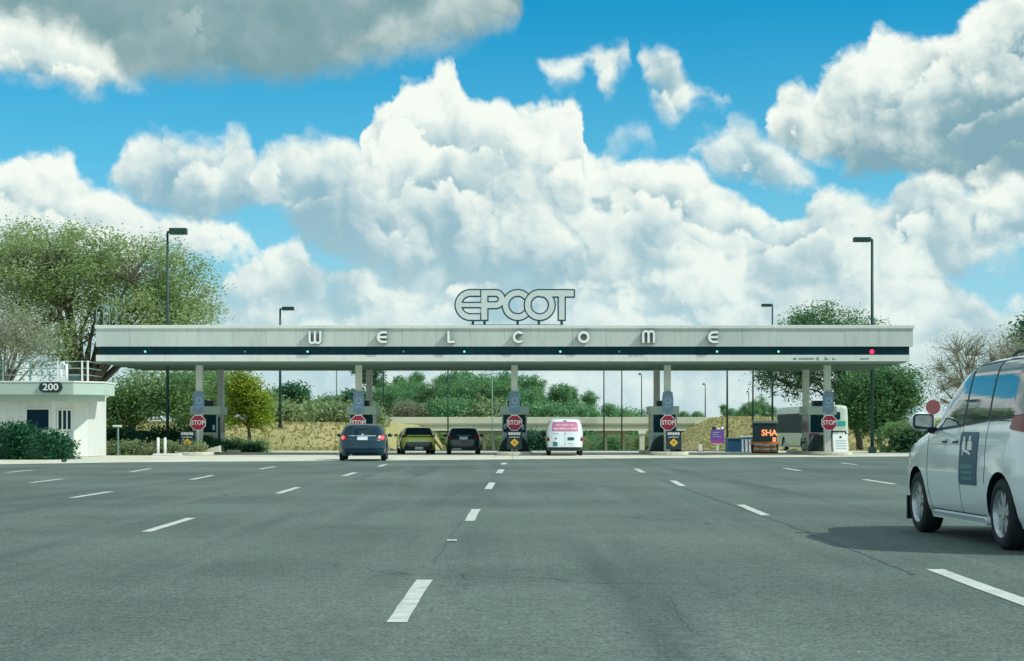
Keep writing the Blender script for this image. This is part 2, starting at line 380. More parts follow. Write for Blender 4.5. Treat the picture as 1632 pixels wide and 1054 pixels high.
# ------------------------------------------------------------------ foliage
def leaf_mesh(name, cen, size, m, up=.35, parent=None, aspect=.55, extra=None):
    """one mesh of separate diamond leaves at the points cen (n,3)"""
    n = len(cen); cen = np.asarray(cen, float)
    d = rng.normal(size=(n, 3)); d /= np.linalg.norm(d, axis=1)[:, None]
    nn = rng.normal(size=(n, 3)); nn[:, 2] = np.abs(nn[:, 2])+up*2; nn /= np.linalg.norm(nn, axis=1)[:, None]
    u = np.cross(nn, d); u /= np.linalg.norm(u, axis=1)[:, None]+1e-9; w = np.cross(nn, u)
    s = size*rng.uniform(.6, 1.35, n)[:, None]
    V = np.empty((n, 4, 3)); V[:, 0] = cen-u*s; V[:, 1] = cen+w*s*aspect+nn*s*.15; V[:, 2] = cen+u*s; V[:, 3] = cen-w*s*aspect+nn*s*.15
    V = V.reshape(-1, 3); nq = n
    me = bpy.data.meshes.new(name)
    ev, ef = (extra.v, extra.f) if extra else ([], [])
    tot_v = len(V)+len(ev)
    me.vertices.add(tot_v); me.vertices.foreach_set('co', np.concatenate((V.ravel(), np.array(ev, float).ravel())))
    loops = list(range(nq*4))+[i+len(V) for q in ef for i in q]
    starts = list(range(0, nq*4, 4)); p = nq*4
    for q in ef: starts.append(p); p += len(q)
    me.loops.add(len(loops)); me.loops.foreach_set('vertex_index', loops)
    me.polygons.add(len(starts)); me.polygons.foreach_set('loop_start', starts)
    me.update(calc_edges=True); me.validate()
    return link_mesh(name, me, m, parent)
def tree(label, cat, base, ells, clumps, per, leaf, cr, lm, bark, tr=.25, fork=.35, group=None, name='tree', limbs=14, seed=1, twig=1, up=.35, flat=.7, core=0.0, lean=(0, 0)):
    """tapered trunk and limbs, crown of leaf clumps spread through the ellipsoids ells (relative to base)"""
    global rng
    rng = np.random.default_rng(seed); random.seed(seed)
    root = thing(name, label, cat, base, 0, group)
    W = np.array([e[3]*e[4]*e[5] for e in ells]); W = W/W.sum()
    cc = []
    for k in range(clumps):
        e = ells[rng.choice(len(ells), p=W)]
        d = rng.normal(size=3); d /= np.linalg.norm(d); r = rng.uniform(core, 1)**.42
        cc.append((e[0]+d[0]*e[3]*r, e[1]+d[1]*e[4]*r, e[2]+d[2]*e[5]*r))
    cc = np.array(cc)
    L = cc[rng.integers(0, len(cc), len(cc)*per)] + rng.normal(size=(len(cc)*per, 3))*np.array((cr, cr, cr*flat))
    leaf_mesh('crown', L, leaf, lm, up, root)
    mb = MB(); H = max(cc[:, 2]); z0 = max(H*fork, .4); cx, cy = cc[:, 0].mean()*.4+lean[0], cc[:, 1].mean()*.4+lean[1]
    mb.tube([(0, 0, -.3), (cx*.15, cy*.15, z0*.3), (cx*.5, cy*.5, z0*.7), (cx, cy, z0)], [tr*1.35, tr*1.05, tr*.95, tr*.85], 8)
    fk = Vector((cx, cy, z0*.97)); nodes = []
    order = rng.permutation(len(cc))
    for i in order[:limbs]:
        t = Vector(cc[i]); mid = fk.lerp(t, .45)+Vector((random.uniform(-.1, .1), random.uniform(-.1, .1), .12))*(t-fk).length
        pts = [fk, fk.lerp(mid, .55), mid, mid.lerp(t, .5)+Vector((0, 0, .03*(t-fk).length)), t]
        mb.tube(pts, [tr*.62, tr*.46, tr*.32, tr*.2, tr*.06], 6); nodes += pts[1:4]
    if nodes:
        A = np.array([tuple(p) for p in nodes])
        for i in order[limbs:int(len(cc)*twig)]:
            t = cc[i]; j = np.argmin(((A-t)**2).sum(1)+rng.uniform(0, .3, len(A))); a = Vector(A[j]); b = Vector(t)
            mb.tube([a, a.lerp(b, .5)+Vector((random.uniform(-.1, .1), random.uniform(-.1, .1), .08))*(b-a).length, b], [tr*.14, tr*.09, tr*.03], 4, cap=False)
    mb.build('trunk', bark, root, smooth=True)
    return root
def hedge(label, boxes, n, leaf, lm, core_m, loc, group=None, cat='hedge', name='hedge', seed=3, rough=.24):
    """clipped shrub: rounded inner mass and leaves all over it; boxes = (cx,cy,cz,rx,ry,rz) relative to loc"""
    global rng
    rng = np.random.default_rng(seed); random.seed(seed)
    root = thing(name, label, cat, loc, 0, group)
    pts = []; mb = MB(); A = sum(b[3]*b[5]+b[3]*b[4]+b[4]*b[5] for b in boxes)
    for (cx, cy, cz, rx, ry, rz) in boxes:
        k = int(n*(rx*rz+rx*ry+ry*rz)/A)
        d = rng.normal(size=(k, 3)); d /= np.linalg.norm(d, axis=1)[:, None]
        d = np.sign(d)*np.abs(d)**.55; d /= (np.abs(d)**4).sum(1)[:, None]**.25
        q = d*rng.uniform(.86, 1.06, k)[:, None]*np.array((rx, ry, rz))+np.array((cx, cy, cz))+rng.normal(size=(k, 3))*rough*.4
        pts.append(q[q[:, 2] > -.02])
        mb.ball((cx, cy, cz), rx*.84, ry*.84, rz*.84, 16, 8, jit=.06)
    leaf_mesh('foliage', np.concatenate(pts), leaf, lm, .3, root)
    mb.build('inner_core', core_m, root, smooth=True)  # solid dark core that stops the view through the leaves
    return root

# ------------------------------------------------------------------ materials
M = {}
M['panel'] = mat('painted panel', lin(184, 198, 184), .5, var=.05, scale=.8, island=.05, stain=lin(168, 182, 168), stain_scale=.35)
M['cap'] = mat('painted cap', lin(222, 228, 215), .5, var=.04, scale=1.2)
M['band'] = mat('dark band', (.004, .042, .060), .55, var=.3, scale=.4, spec=.15)
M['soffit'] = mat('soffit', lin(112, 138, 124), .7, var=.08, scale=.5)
M['column'] = mat('column paint', lin(205, 215, 205), .5, var=.06, scale=1.5)
M['white'] = mat('white paint', (.78, .80, .76), .5, var=.05, scale=2)
M['letter'] = mat('letter face', (.90, .92, .90), .4, var=.03)
M['edge'] = mat('letter edge', (.01, .085, .10), .45, var=.1)
M['signface'] = mat('sign face', lin(212, 222, 222), .4, var=.03)
M['stucco'] = mat('white stucco', (.74, .77, .72), .8, var=.06, scale=1.2, bump=.15)
M['fascia'] = mat('grey fascia', lin(178, 200, 188), .6, var=.06, scale=.8)
M['glass'] = mat('dark glass', (.002, .022, .035), .05, spec=.55)
M['housewindow'] = mat('dark house window', (.001, .022, .045), .3, spec=.12)
M['boothglass'] = mat('booth glass', (.002, .032, .05), .2, spec=.2)
M['boothwall'] = mat('booth wall', lin(172, 190, 182), .5, var=.06, scale=2)
M['rubber'] = mat('black rubber', (.008, .028, .03), .75, var=.3, scale=5)
M['blackboard'] = mat('sign black', (.006, .03, .038), .5, var=.2)
M['red'] = mat('sign red', (.42, .018, .05), .5, var=.1, scale=4)
M['amber'] = mat('sign amber', (.72, .42, .03), .5, var=.1, scale=5)
M['shield'] = mat('blue grey board', lin(112, 142, 165), .5, var=.12, scale=3)
M['shieldpale'] = mat('pale emblem', lin(160, 185, 200), .5)
M['pole'] = mat('pole metal', (.012, .055, .055), .5, metal=.2, var=.2, scale=2)
M['palepole'] = mat('galvanised pole', lin(120, 150, 145), .5, metal=.3, var=.15, scale=2)
M['concrete'] = mat('concrete', lin(205, 205, 186), .85, var=.10, scale=.6, bump=.2, stain=lin(168, 172, 158), stain_scale=.3)
M['bridge'] = mat('bridge concrete', lin(205, 208, 186), .85, var=.08, scale=.15, stain=lin(175, 180, 160), stain_scale=.12)
M['bark'] = mat('bark', lin(92, 88, 76), .9, var=.35, scale=4, bump=.4)
M['barkpale'] = mat('pale bark', lin(140, 138, 122), .9, var=.3, scale=4)
M['oak'] = leafmat('oak leaves', (.25, .38, .16), (.38, .49, .21), (.53, .57, .34), .48)
M['oakgreen'] = leafmat('dense oak leaves', (.06, .20, .10), (.15, .31, .12), (.33, .43, .16), .35)
M['grey'] = leafmat('grey green leaves', (.30, .36, .26), (.44, .48, .36), (.56, .58, .48), .45)
M['dark'] = leafmat('dark leaves', (.035, .15, .10), (.11, .25, .12), (.32, .42, .15), .35)
M['lime'] = leafmat('lime leaves', (.22, .34, .04), (.38, .48, .06), (.52, .58, .10), .45)
M['mid'] = leafmat('mid green leaves', (.14, .30, .14), (.26, .42, .16), (.40, .52, .20), .45)
M['far'] = leafmat('distant leaves', (.10, .29, .16), (.22, .42, .17), (.38, .54, .21), .4)
M['scrub'] = leafmat('dry scrub', (.22, .34, .16), (.34, .42, .20), (.46, .46, .26), .4)
M['pink'] = leafmat('bare pinkish twigs', (.24, .32, .21), (.36, .37, .27), (.46, .43, .34), .3)
M['hedge'] = leafmat('hedge leaves', (.006, .075, .035), (.018, .12, .045), (.05, .16, .06), .1)
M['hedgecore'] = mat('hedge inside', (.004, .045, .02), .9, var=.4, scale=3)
M['scrubcore'] = mat('scrub inside', (.10, .12, .06), .9, var=.4, scale=3)

def streaked(name, col, dark):
    """painted metal with rain streaks running down it"""
    m = bpy.data.materials.new(name); m.use_nodes = True; nt = m.node_tree; b = nt.nodes['Principled BSDF']
    sp = nt.nodes.new('ShaderNodeSeparateXYZ'); tc = nt.nodes.new('ShaderNodeTexCoord'); nt.links.new(tc.outputs['Object'], sp.inputs[0])
    x, z = S(nt, sp.outputs[0]), S(nt, sp.outputs[2]); v = comb(nt, x*2.2, S(nt, sp.outputs[1]), z*.35)
    c = mixc(nt, S(nt, noise(nt, v, 1.4, 5, .65).outputs[0]).step(.45, .75)*.6, col, dark)
    g = nt.nodes.new('ShaderNodeNewGeometry'); r = S(nt, g.outputs['Random Per Island'])*.12 + .94
    c = mixc(nt, 1.0, c, comb(nt, r, r, r), 'MULTIPLY')
    c = mixc(nt, S(nt, noise(nt, tc.outputs['Object'], .3, 4, .6).outputs[0]).step(.4, .7)*.5, c, dark)
    nt.links.new(c, b.inputs['Base Color']); b.inputs['Roughness'].default_value = .5; return m
M['panel'] = streaked('painted panel', lin(200, 209, 203), lin(172, 186, 182))
M['cap'] = streaked('painted cap', lin(226, 231, 224), lin(200, 208, 202))
M['stucco'] = streaked('white stucco', (.74, .77, .73), (.58, .62, .58))
def asphalt():
    m = bpy.data.materials.new('asphalt'); m.use_nodes = True; nt = m.node_tree; b = nt.nodes['Principled BSDF']
    tc = nt.nodes.new('ShaderNodeTexCoord'); g = tc.outputs['Object']
    sp = nt.nodes.new('ShaderNodeSeparateXYZ'); nt.links.new(g, sp.inputs[0]); x, y = S(nt, sp.outputs[0]), S(nt, sp.outputs[1])
    c = mixc(nt, S(nt, noise(nt, g, .16, 5, .6).outputs[0]).step(.3, .7), (.074, .110, .096), (.132, .178, .158))
    st = noise(nt, comb(nt, x*1.3, y*.045), 1.0, 4, .6)                 # long tyre-polished streaks
    c = mixc(nt, S(nt, st.outputs[0]).step(.45, .75)*.7, c, (.142, .180, .162))
    st2 = noise(nt, comb(nt, x*.9+31.0, y*.05), 1.0, 3, .6)
    c = mixc(nt, S(nt, st2.outputs[0]).step(.52, .75)*.75, c, (.056, .084, .078))
    gr = noise(nt, g, 38, 3, .7); gr2 = noise(nt, g, 9, 4, .7)
    k = S(nt, gr.outputs[0]).step(.28, .76)*1.05 + S(nt, gr2.outputs[0]).step(.3, .7)*.38 + .30
    kk = comb(nt, k, k, k); c = mixc(nt, 1.0, c, kk, 'MULTIPLY')
    # pale stone specks
    v = nt.nodes.new('ShaderNodeTexVoronoi'); v.inputs['Scale'].default_value = 21; nt.links.new(g, v.inputs[0])
    c = mixc(nt, (0.22 - S(nt, v.outputs['Distance'])).step(0.0, .12)*.32, c, (.36, .40, .37))
    # cracks: a wandering network, only in some places
    wv = nt.nodes.new('ShaderNodeVectorMath'); wv.operation = 'ADD'; nw = noise(nt, g, 1.1, 4, .65)
    nt.links.new(g, wv.inputs[0]); nt.links.new(nw.outputs[1], wv.inputs[1])
    cr = nt.nodes.new('ShaderNodeTexVoronoi'); cr.feature = 'DISTANCE_TO_EDGE'; cr.inputs['Scale'].default_value = .22; nt.links.new(wv.outputs[0], cr.inputs[0])
    msk = S(nt, noise(nt, g, .13, 2, .5).outputs[0]).step(.52, .60)
    c = mixc(nt, (0.006 - S(nt, cr.outputs[0])).step(0.0, .005)*msk*.75, c, (.018, .028, .03))
    nt.links.new(c, b.inputs['Base Color']); b.inputs['Roughness'].default_value = .82; b.inputs['Specular IOR Level'].default_value = .3
    bp = nt.nodes.new('ShaderNodeBump'); bp.inputs['Strength'].default_value = .5; bp.inputs['Distance'].default_value = .01
    nt.links.new(gr.outputs[0], bp.inputs['Height']); nt.links.new(bp.outputs[0], b.inputs['Normal'])
    return m
M['asphalt'] = asphalt()
def grassmat():
    m = bpy.data.materials.new('dry grass'); m.use_nodes = True; nt = m.node_tree; b = nt.nodes['Principled BSDF']
    g = nt.nodes.new('ShaderNodeTexCoord').outputs['Object']
    c = mixc(nt, S(nt, noise(nt, g, .08, 5, .6).outputs[0]).step(.35, .65), (.36, .33, .14), (.45, .39, .19))
    c = mixc(nt, S(nt, noise(nt, g, 1.6, 6, .75).outputs[0]).step(.42, .68)*.75, c, (.24, .26, .10))
    c = mixc(nt, S(nt, noise(nt, g, .35, 4, .6).outputs[0]).step(.55, .75)*.6, c, (.52, .44, .28))
    nt.links.new(c, b.inputs['Base Color']); b.inputs['Roughness'].default_value = .95; b.inputs['Specular IOR Level'].default_value = .1
    bp = nt.nodes.new('ShaderNodeBump'); bp.inputs['Strength'].default_value = .8; bp.inputs['Distance'].default_value = .15
    nt.links.new(noise(nt, g, 2.5, 5, .7).outputs[0], bp.inputs['Height']); nt.links.new(bp.outputs[0], b.inputs['Normal'])
    return m
M['grass'] = grassmat()
M['paint'] = mat('road paint', (.52, .56, .52), .7, var=.16, scale=6, stain=(.24, .28, .26), stain_scale=7)

# ------------------------------------------------------------------ ground, roads
def sstep(a, b, x): t = np.clip((x-a)/(b-a), 0, 1); return t*t*(3-2*t)
def height(x, y):
    dip = -3.6*sstep(98, 190, y)
    lb = (x < -3-.02*y)*sstep(0, 1, (-8.6-.012*(y-100)-x)/5.5)*sstep(100, 118, y)          # bank left of the road
    rb = sstep(0, 1, (x-11.5-.06*np.maximum(y-150, 0))/16)*sstep(112, 150, y)               # bank right of the road
    h = dip*(1-lb)*(1-rb)+lb*(1.75*sstep(100, 140, y)+.6*sstep(140, 200, y))+rb*(2.2*sstep(115, 190, y)+1.3*sstep(190, 300, y))
    far = sstep(420, 700, y)
    return h*(1-far)+(-2.5)*far
gxs = np.concatenate((np.linspace(-2500, -80, 14), np.linspace(-76, 76, 96), np.linspace(80, 2500, 14)))
gys = np.concatenate((np.linspace(-400, 84, 10), np.linspace(88, 420, 130), np.linspace(430, 4500, 24)))
def grid_sheet(name, xs, ys, hf, m, kind='structure'):
    X, Y = np.meshgrid(xs, ys, indexing='ij'); Z = hf(X, Y); n, k = len(xs), len(ys)
    me = bpy.data.meshes.new(name)
    me.from_pydata([tuple(p) for p in np.stack((X, Y, Z), -1).reshape(-1, 3)], [], [(i*k+j, (i+1)*k+j, (i+1)*k+j+1, i*k+j+1) for i in range(n-1) for j in range(k-1)])
    me.polygons.foreach_set('use_smooth', [True]*len(me.polygons))
    return tag(link_mesh(name, me, m), kind=kind)
grid_sheet('ground', gxs, gys, lambda x, y: height(x, y)-.05*(1-sstep(97, 99, y)), M['grass'])
grid_sheet('road', np.array((-26, -8, 8, 30, 60)), np.array((-40, 0, 40, 80.)), lambda x, y: 0*x, M['asphalt'])
grid_sheet('underpass_road', np.linspace(-9.5, 13.5, 10), np.linspace(97.0, 420, 90), lambda x, y: height(x, y)+.03, M['asphalt'])
def apronmat():
    m = bpy.data.materials.new('apron concrete'); m.use_nodes = True; nt = m.node_tree; b = nt.nodes['Principled BSDF']
    g = nt.nodes.new('ShaderNodeTexCoord').outputs['Object']; sp = nt.nodes.new('ShaderNodeSeparateXYZ'); nt.links.new(g, sp.inputs[0]); x, y = S(nt, sp.outputs[0]), S(nt, sp.outputs[1])
    c = mixc(nt, S(nt, noise(nt, g, .5, 5, .65).outputs[0]).step(.3, .7), lin(196, 196, 178), lin(216, 214, 196))
    c = mixc(nt, S(nt, noise(nt, comb(nt, x*.8, y*.12), 1.0, 4, .6).outputs[0]).step(.5, .75)*.6, c, lin(150, 154, 144))
    c = mixc(nt, S(nt, noise(nt, g, 2.2, 5, .7).outputs[0]).step(.6, .75)*.6, c, lin(120, 126, 120))
    jx, jy = (x*.25).op('FRACT'), (y*.22).op('FRACT'); j = jx.op('MINIMUM', jy)
    c = mixc(nt, (0.008 - j).step(0.0, .004)*.8, c, lin(95, 102, 98))
    nt.links.new(c, b.inputs['Base Color']); b.inputs['Roughness'].default_value = .85; return m
# concrete apron under the canopy, its near edge slightly skew
mb = MB(); edge = [(-60, 30), (-24, 53), (-17.7, 58.7), (-14.2, 62.3), (-9.9, 64.2), (-6.6, 65.2), (0, 69.0), (8, 73.2), (17.8, 77.0), (26, 79.5), (60, 84)]
mb.prism([(x, y) for x, y in edge]+[(60, 97.5), (-60, 97.5)], -.02, .004)
tag(mb.build('concrete_apron', apronmat()), kind='structure')

# dashed lane lines: near end, far end (photo rows/columns of the painted stripe)
dashes = [((632, 993), (676, 925), .125), ((748, 831), (759, 812), .13), ((778, 780), (784.5, 769.5), .15), ((795, 754.5), (799.5, 748.5), .18), ((802, 740.5), (804, 738), .2),
          ((1700, 985), (1489, 908), .15), ((1220, 822), (1180, 805), .13), ((1088, 775), (1072, 766.5), .15), ((1025, 753.5), (1014, 747.5), .16),
          ((233, 848), (305, 826), .13), ((443, 787), (475, 777), .14), ((548, 759), (566, 753.5), .16), ((604, 744), (615, 740.5), .16),
          ((114, 794), (176, 784), .14), ((304, 765), (339, 758), .15), ((414, 748), (438, 744), .16),
          ((48, 770), (100, 763.5), .15), ((208, 752.5), (240, 747), .16), ((10, 753.5), (52, 749.5), .16),
          ((1425, 772), (1377, 764.5), .16), ((1275, 750.5), (1250, 746.5), .17), ((1365, 741), (1340, 738), .18)]
for (a, b, w) in dashes:
    p0, p1 = Vector((at(a[0], gy(a[1])), gy(a[1]), 0)), Vector((at(b[0], gy(b[1])), gy(b[1]), 0))
    d = (p1-p0).normalized(); s = Vector((d.y, -d.x, 0))*w/2; mb = MB(); n = 7
    L_ = [p0.lerp(p1, i/(n-1)) for i in range(n)]
    e0 = [q-s*random.uniform(.9, 1.08) for q in L_]; e1 = [q+s*random.uniform(.9, 1.08) for q in L_]
    v = [(p.x, p.y, .0045) for p in e0]+[(p.x, p.y, .0045) for p in e1]
    mb.add(v, [(i, n+i, n+i+1, i+1) for i in range(n-1)])
    tag(mb.build('lane_marking', M['paint']), kind='structure')
mb = MB(); Y0 = gy(863.5); mb.box(at(712, Y0), at(728, Y0), Y0-.06, Y0+.06, .004, .02)
tag(mb.build('road_stud', M['paint'], bevel=.006), 'low white reflector stud set in the asphalt beside the near lane dashes', 'road stud')

# tar joints and cracks in the asphalt
M['tar'] = mat('tar joint', (.066, .088, .082), .6, var=.4, scale=4)
def joint(pts, w, jit, n=60):
    P = [Vector((at(px, gy(py)), gy(py), .0035)) for px, py in pts]; L_ = []
    for a, b in zip(P[:-1], P[1:]): L_ += [a.lerp(b, i/n) for i in range(n)]
    q = []; off_ = 0.0
    for p in L_: off_ = off_*.8+random.uniform(-jit, jit); q.append(p+Vector((off_, 0, 0)))
    mb = MB(); m = len(q); ww = [w*random.uniform(.35, 1.0) for _ in q]
    mb.add([(p.x-k/2, p.y, p.z) for p, k in zip(q, ww)]+[(p.x+k/2, p.y, p.z) for p, k in zip(q, ww)], [(i, m+i, m+i+1, i+1) for i in range(m-1)])
    tag(mb.build('tar_joint', M['tar']), kind='structure')
joint([(1060, 768), (1228, 826), (1300, 853), (1400, 893), (1460, 917)], .045, .012)
joint([(735, 832), (690, 900)], .02, .012)
joint([(1062, 945), (1078, 965), (1082, 985), (1100, 1005)], .008, .012, 14)
# dry grass tufts on the banks
def tufts(name, n, xr, yr, size, m):
    x = rng.uniform(*xr, n); y = rng.uniform(*yr, n); z = height(x, y); ok = z > -1.2
    leaf_mesh(name, np.stack((x, y, z+size*.5), -1)[ok], size, m, .0); o = bpy.data.objects[name]; tag(o, kind='stuff')
M['tuft'] = leafmat('dry grass blades', (.32, .31, .13), (.42, .38, .18), (.52, .46, .26), .3)
tufts('grass_tufts', 6000, (-34, -5), (101, 170), .15, M['tuft']); tufts('slope_grass', 7000, (12, 48), (112, 290), .24, M['tuft'])

# ------------------------------------------------------------------ toll canopy
YF = 80.0
can = thing('toll_canopy', 'long flat grey canopy on pale columns across all the lanes', 'toll canopy', (0, YF, 0))
xl, xr, zt, zm, zn, zb = at(153, YF), at(1455, YF), zat(517.5, YF), zat(552.5, YF), zat(566, YF), zat(577, YF)
mb = MB(); n = 24; w = (xr-xl)/n
for i in range(n): mb.box(xl+i*w+.004, xl+(i+1)*w-.004, -.04 + random.uniform(-.004, .004), .2, zm, zt-.2)
for i in range(7):                                            # the two short ends
    for x0, x1 in ((xl-.02, xl+.12), (xr-.12, xr+.02)): mb.box(x0, x1, .21+i*1.35, .21+(i+1)*1.35-.01, zm, zt-.2)
mb.build('fascia_panel', M['panel'], can)
MB().box(xl-.05, xr+.05, -.10, 9.75, zt-.2, zt-.03).build('cap', M['cap'], can, bevel=.02)
MB().box(xl+.15, xr-.15, .10, 9.5, zn+.002, zm-.002).build('dark_band', M['band'], can)
MB().box(xl+.0, xr-.15, -.03, 9.6, zb+.02, zn).build('lower_band', M['cap'], can, bevel=.01)
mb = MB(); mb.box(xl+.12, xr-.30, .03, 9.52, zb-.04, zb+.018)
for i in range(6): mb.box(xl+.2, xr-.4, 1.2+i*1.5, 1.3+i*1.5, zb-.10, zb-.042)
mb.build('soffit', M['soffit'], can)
mb = MB()                                                     # clearance lettering, too far off to read, on the lower band
x0 = at(1264, YF); s_ = YF/F
for px, ww, hh, dz in [(1264, 5, 3, 0)]+[(1273+i*2.1, 1.3, 2.6 if i % 3 else 3.6, .2*(i % 2)) for i in range(12)]+[(1301, 3.5, 4.5, 0), (1314, 4, 4, 0), (1319, 1.6, 2, 1), (1326, 2, 4, 0), (1329, 3, 1.4, 1.2)]+[(1371+i*2.4, 1.5, 2.4, 0) for i in range(6)]:
    mb.box(at(px, YF), at(px+ww, YF), -.038, -.031, zat(572+dz+hh/2, YF), zat(572+dz-hh/2, YF))
mb.build('clearance_lettering', M['palepole'], can)
mb = MB()
for px in (153.5, 160.0):                                     # hooped hand rails where the roof ladder comes up
    xa, xb = at(px, YF+.4), at(px+21, YF+.4)
    pts = [(xa, .4 if px < 157 else 1.0, zt-.1), (xa, .4 if px < 157 else 1.0, zt+.62)]
    r = (xb-xa)/2
    pts += [(xa+r-r*math.cos(a), pts[0][1], zt+.62+r*1.15*math.sin(a)) for a in np.linspace(.3, math.pi-.3, 7)]
    pts += [(xb, pts[0][1], zt+.62), (xb, pts[0][1], zt-.1)]
    mb.tube(pts, .028, 6)
mb.build('ladder_hoop', M['palepole'], can, smooth=True)
islands = [(318, -1), (572, -1), (820, 0), (1063.5, 1), (1318.5, 1)]
ISX = [at(px, 82.0) for px, _ in islands]
for X in ISX:
    MB().box(X-.16, X+.16, 1.85, 2.15, .16, zb-.04).build('column', M['column'], can, bevel=.015)
    MB().box(X-.16, X+.16, 7.85, 8.15, .16, zb-.04).build('column', M['column'], can, bevel=.015)

# lane lights in the dark band
M['green'] = mat('green lamp', (.05, .5, .3), .3, emit=(.25, 1.0, .65, .85)); M['dim'] = mat('dim lamp', (.05, .3, .25), .3, emit=(.1, .5, .42, .18))
M['redlamp'] = mat('red lamp', (.6, .02, .1), .3, emit=(1.0, .02, .09, 1.5))
near = {231: 'nearest the left end of the canopy', 390: 'midway between the left end and the letter W', 490: 'below the letter W', 643: 'right of the first letter E', 740: 'just right of the letter L',
        893: 'between the letters C and O', 987: 'between the letters O and M', 1143: 'below the last letter E', 1241: 'right of the last letter E', 1390: ''}
for px, wh in near.items():
    red = px == 1390; faint = px in (390, 643, 987)
    t = thing('lane_light', 'glowing red lane light near the right end of the dark band' if red else ('faint green lane light %s' % wh if faint else 'bright green lane light %s' % wh),
              'lane light', (at(px, YF), YF+.10, zat(560.5, YF)), 0, 'lane lights set in the dark band of the canopy')
    r = .11 if red else .055 if not faint else .045
    MB().tube([(0, .005, 0), (0, -.05, 0)], r*1.35, 14).build('housing', M['band'], t)
    MB().tube([(0, -.051, 0), (0, -.075, 0)], [r, r*.8], 14).build('lens', M['redlamp'] if red else M['dim'] if faint else M['green'], t)

# raised letters on the fascia: pale faces, dark returns
def glyph(ch):
    k = .052                                                    # half the stroke, letter box .56 high
    def f(P):
        if ch == 'L': return np.minimum(sd_box(P, -.17, -.055, -.28, .28, .02), sd_box(P, -.17, .19, -.28, -.165, .02))
        if ch in 'EC':
            d = np.maximum(sd_ring(P, (.02, 0), .225, .06), P[..., 0]-.05 if ch == 'E' else P[..., 0]-.13)
            if ch == 'E':
                for y in (.225, 0, -.225): d = np.minimum(d, sd_box(P, -.20 if y == 0 else .03, .23, y-.056, y+.056, .01))
            else:
                d = np.minimum(d, sd_seg(P, (.06, .22), (.17, .19), .055)); d = np.minimum(d, sd_seg(P, (.06, -.22), (.17, -.19), .055))
            return d
        if ch == 'O': return sd_ring(P, (0, 0), .222, .062)
        s = -1 if ch == 'W' else 1
        d = sd_box(P, -.31, -.20, -.28*1 if s > 0 else -.16, .16 if s > 0 else .28, .015)
        for x in (-.0525, .2025): d = np.minimum(d, sd_box(P, x, x+.105, -.28 if s > 0 else -.16, .16 if s > 0 else .28, .015))
        for c in (-.1275, .1275):
            q = np.maximum(sd_ring(P, (c, s*.15), .1275, .0525), -s*(P[..., 1]-s*.15)); d = np.minimum(d, q)
        return d
    return f
kinds = {503: ('W', 'rounded white letter W, first of the greeting on the canopy'), 610: ('E', 'rounded white letter E between the letters W and L'), 719: ('L', 'white letter L on the canopy fascia'),
         826: ('C', 'white letter C under the big outlined sign'), 930: ('O', 'round white letter O on the canopy fascia'), 1033: ('M', 'rounded white letter M on the canopy fascia'), 1136: ('E', 'rounded white letter E, last of the greeting on the canopy')}
for px, (ch, lb) in kinds.items():
    t = thing('raised_letter', lb, 'letter', (at(px, YF), YF-.10, zat(538, YF)), 0, 'raised letters spelling a greeting on the fascia')
    f = glyph(ch); mb = MB(); plate(mb, lambda P: f(P)-.014, (-.4, .4, -.36, .36), .014, facing(0, 0, 0), -.05, .15); mb.build('letter_case', M['edge'], t)
    mb = MB(); plate(mb, f, (-.4, .4, -.36, .36), .014, facing(0, 0, 0), .1505, .165); mb.build('letter_face', M['letter'], t)

# big outlined sign on the roof: five joined letters, pale faces inside a dark outline
q = 1/5.83*YF/F                                                 # one unit of the traced lettering in metres
HWD = 35.0                                                      # half the stroke
def uni(*a): return np.minimum.reduce(a)
def seg0(P, a, b): return sd_seg(P, a, b, 0)
def arc0(P, c, r): return sd_ring(P, c, r, 0)
def sA(P, e=0.0):
    h = HWD-e; x, y = P[..., 0], P[..., 1]
    E_ = uni(np.where(x > 408, 1e3, arc0(P, (408, 262), 112)), seg0(P, (408, 150), (540, 150)), seg0(P, (408, 374), (540, 374)))-h
    E_ = np.maximum(E_, x-496)
    bar = sd_box(P, 300, 640, 234+e, 290-e)
    stem = sd_box(P, 503+.5*e, 573-e, 116+e, 408-e)
    bowl = np.maximum(uni(np.where(x < 640, 1e3, arc0(P, (640, 207), 57)), seg0(P, (538, 150), (640, 150)), seg0(P, (538, 264), (640, 264)))-h, 503+.5*e-x)
    Cc = np.maximum(arc0(P, (845, 262), 112)-h, np.minimum(x-845-88+e, 60+e-np.abs(y-262)))
    return uni(E_, bar, stem, bowl, Cc)
def sB(P, e=0.0):
    h = HWD-e; x, y = P[..., 0], P[..., 1]
    return uni(arc0(P, (1050, 262), 112)-h, sd_box(P, 1218+e, 1290-e, 125, 408-e), sd_box(P, 1050, 1375-e, 116+e, 192-e, 3))
def faceA(P): return np.maximum(sA(P, 10), 2-sB(P))
sg = thing('roof_sign', 'big outlined five letter sign standing on the canopy roof', 'roof sign', (0, YF+.4, zt-.03))
def mpS(a, b, t): return ((680+a/5.83-CX)/F*(YF+.4), -t, (517.5-(440+b/5.83))/F*(YF+.4)+.0)
mb = MB(); plate(mb, lambda P: np.minimum(sA(P, -3), sB(P, -3)), (250, 1390, 100, 420), 7, mpS, 0, .16, flip=True); mb.build('letter_case', M['edge'], sg)
mb = MB(); plate(mb, faceA, (250, 1390, 100, 420), 5, mpS, .161, .175, flip=True); mb.build('letter_face', M['signface'], sg)
mb = MB(); plate(mb, lambda P: sB(P, 10), (250, 1390, 100, 420), 5, mpS, .161, .175, flip=True); mb.build('letter_face', M['signface'], sg)
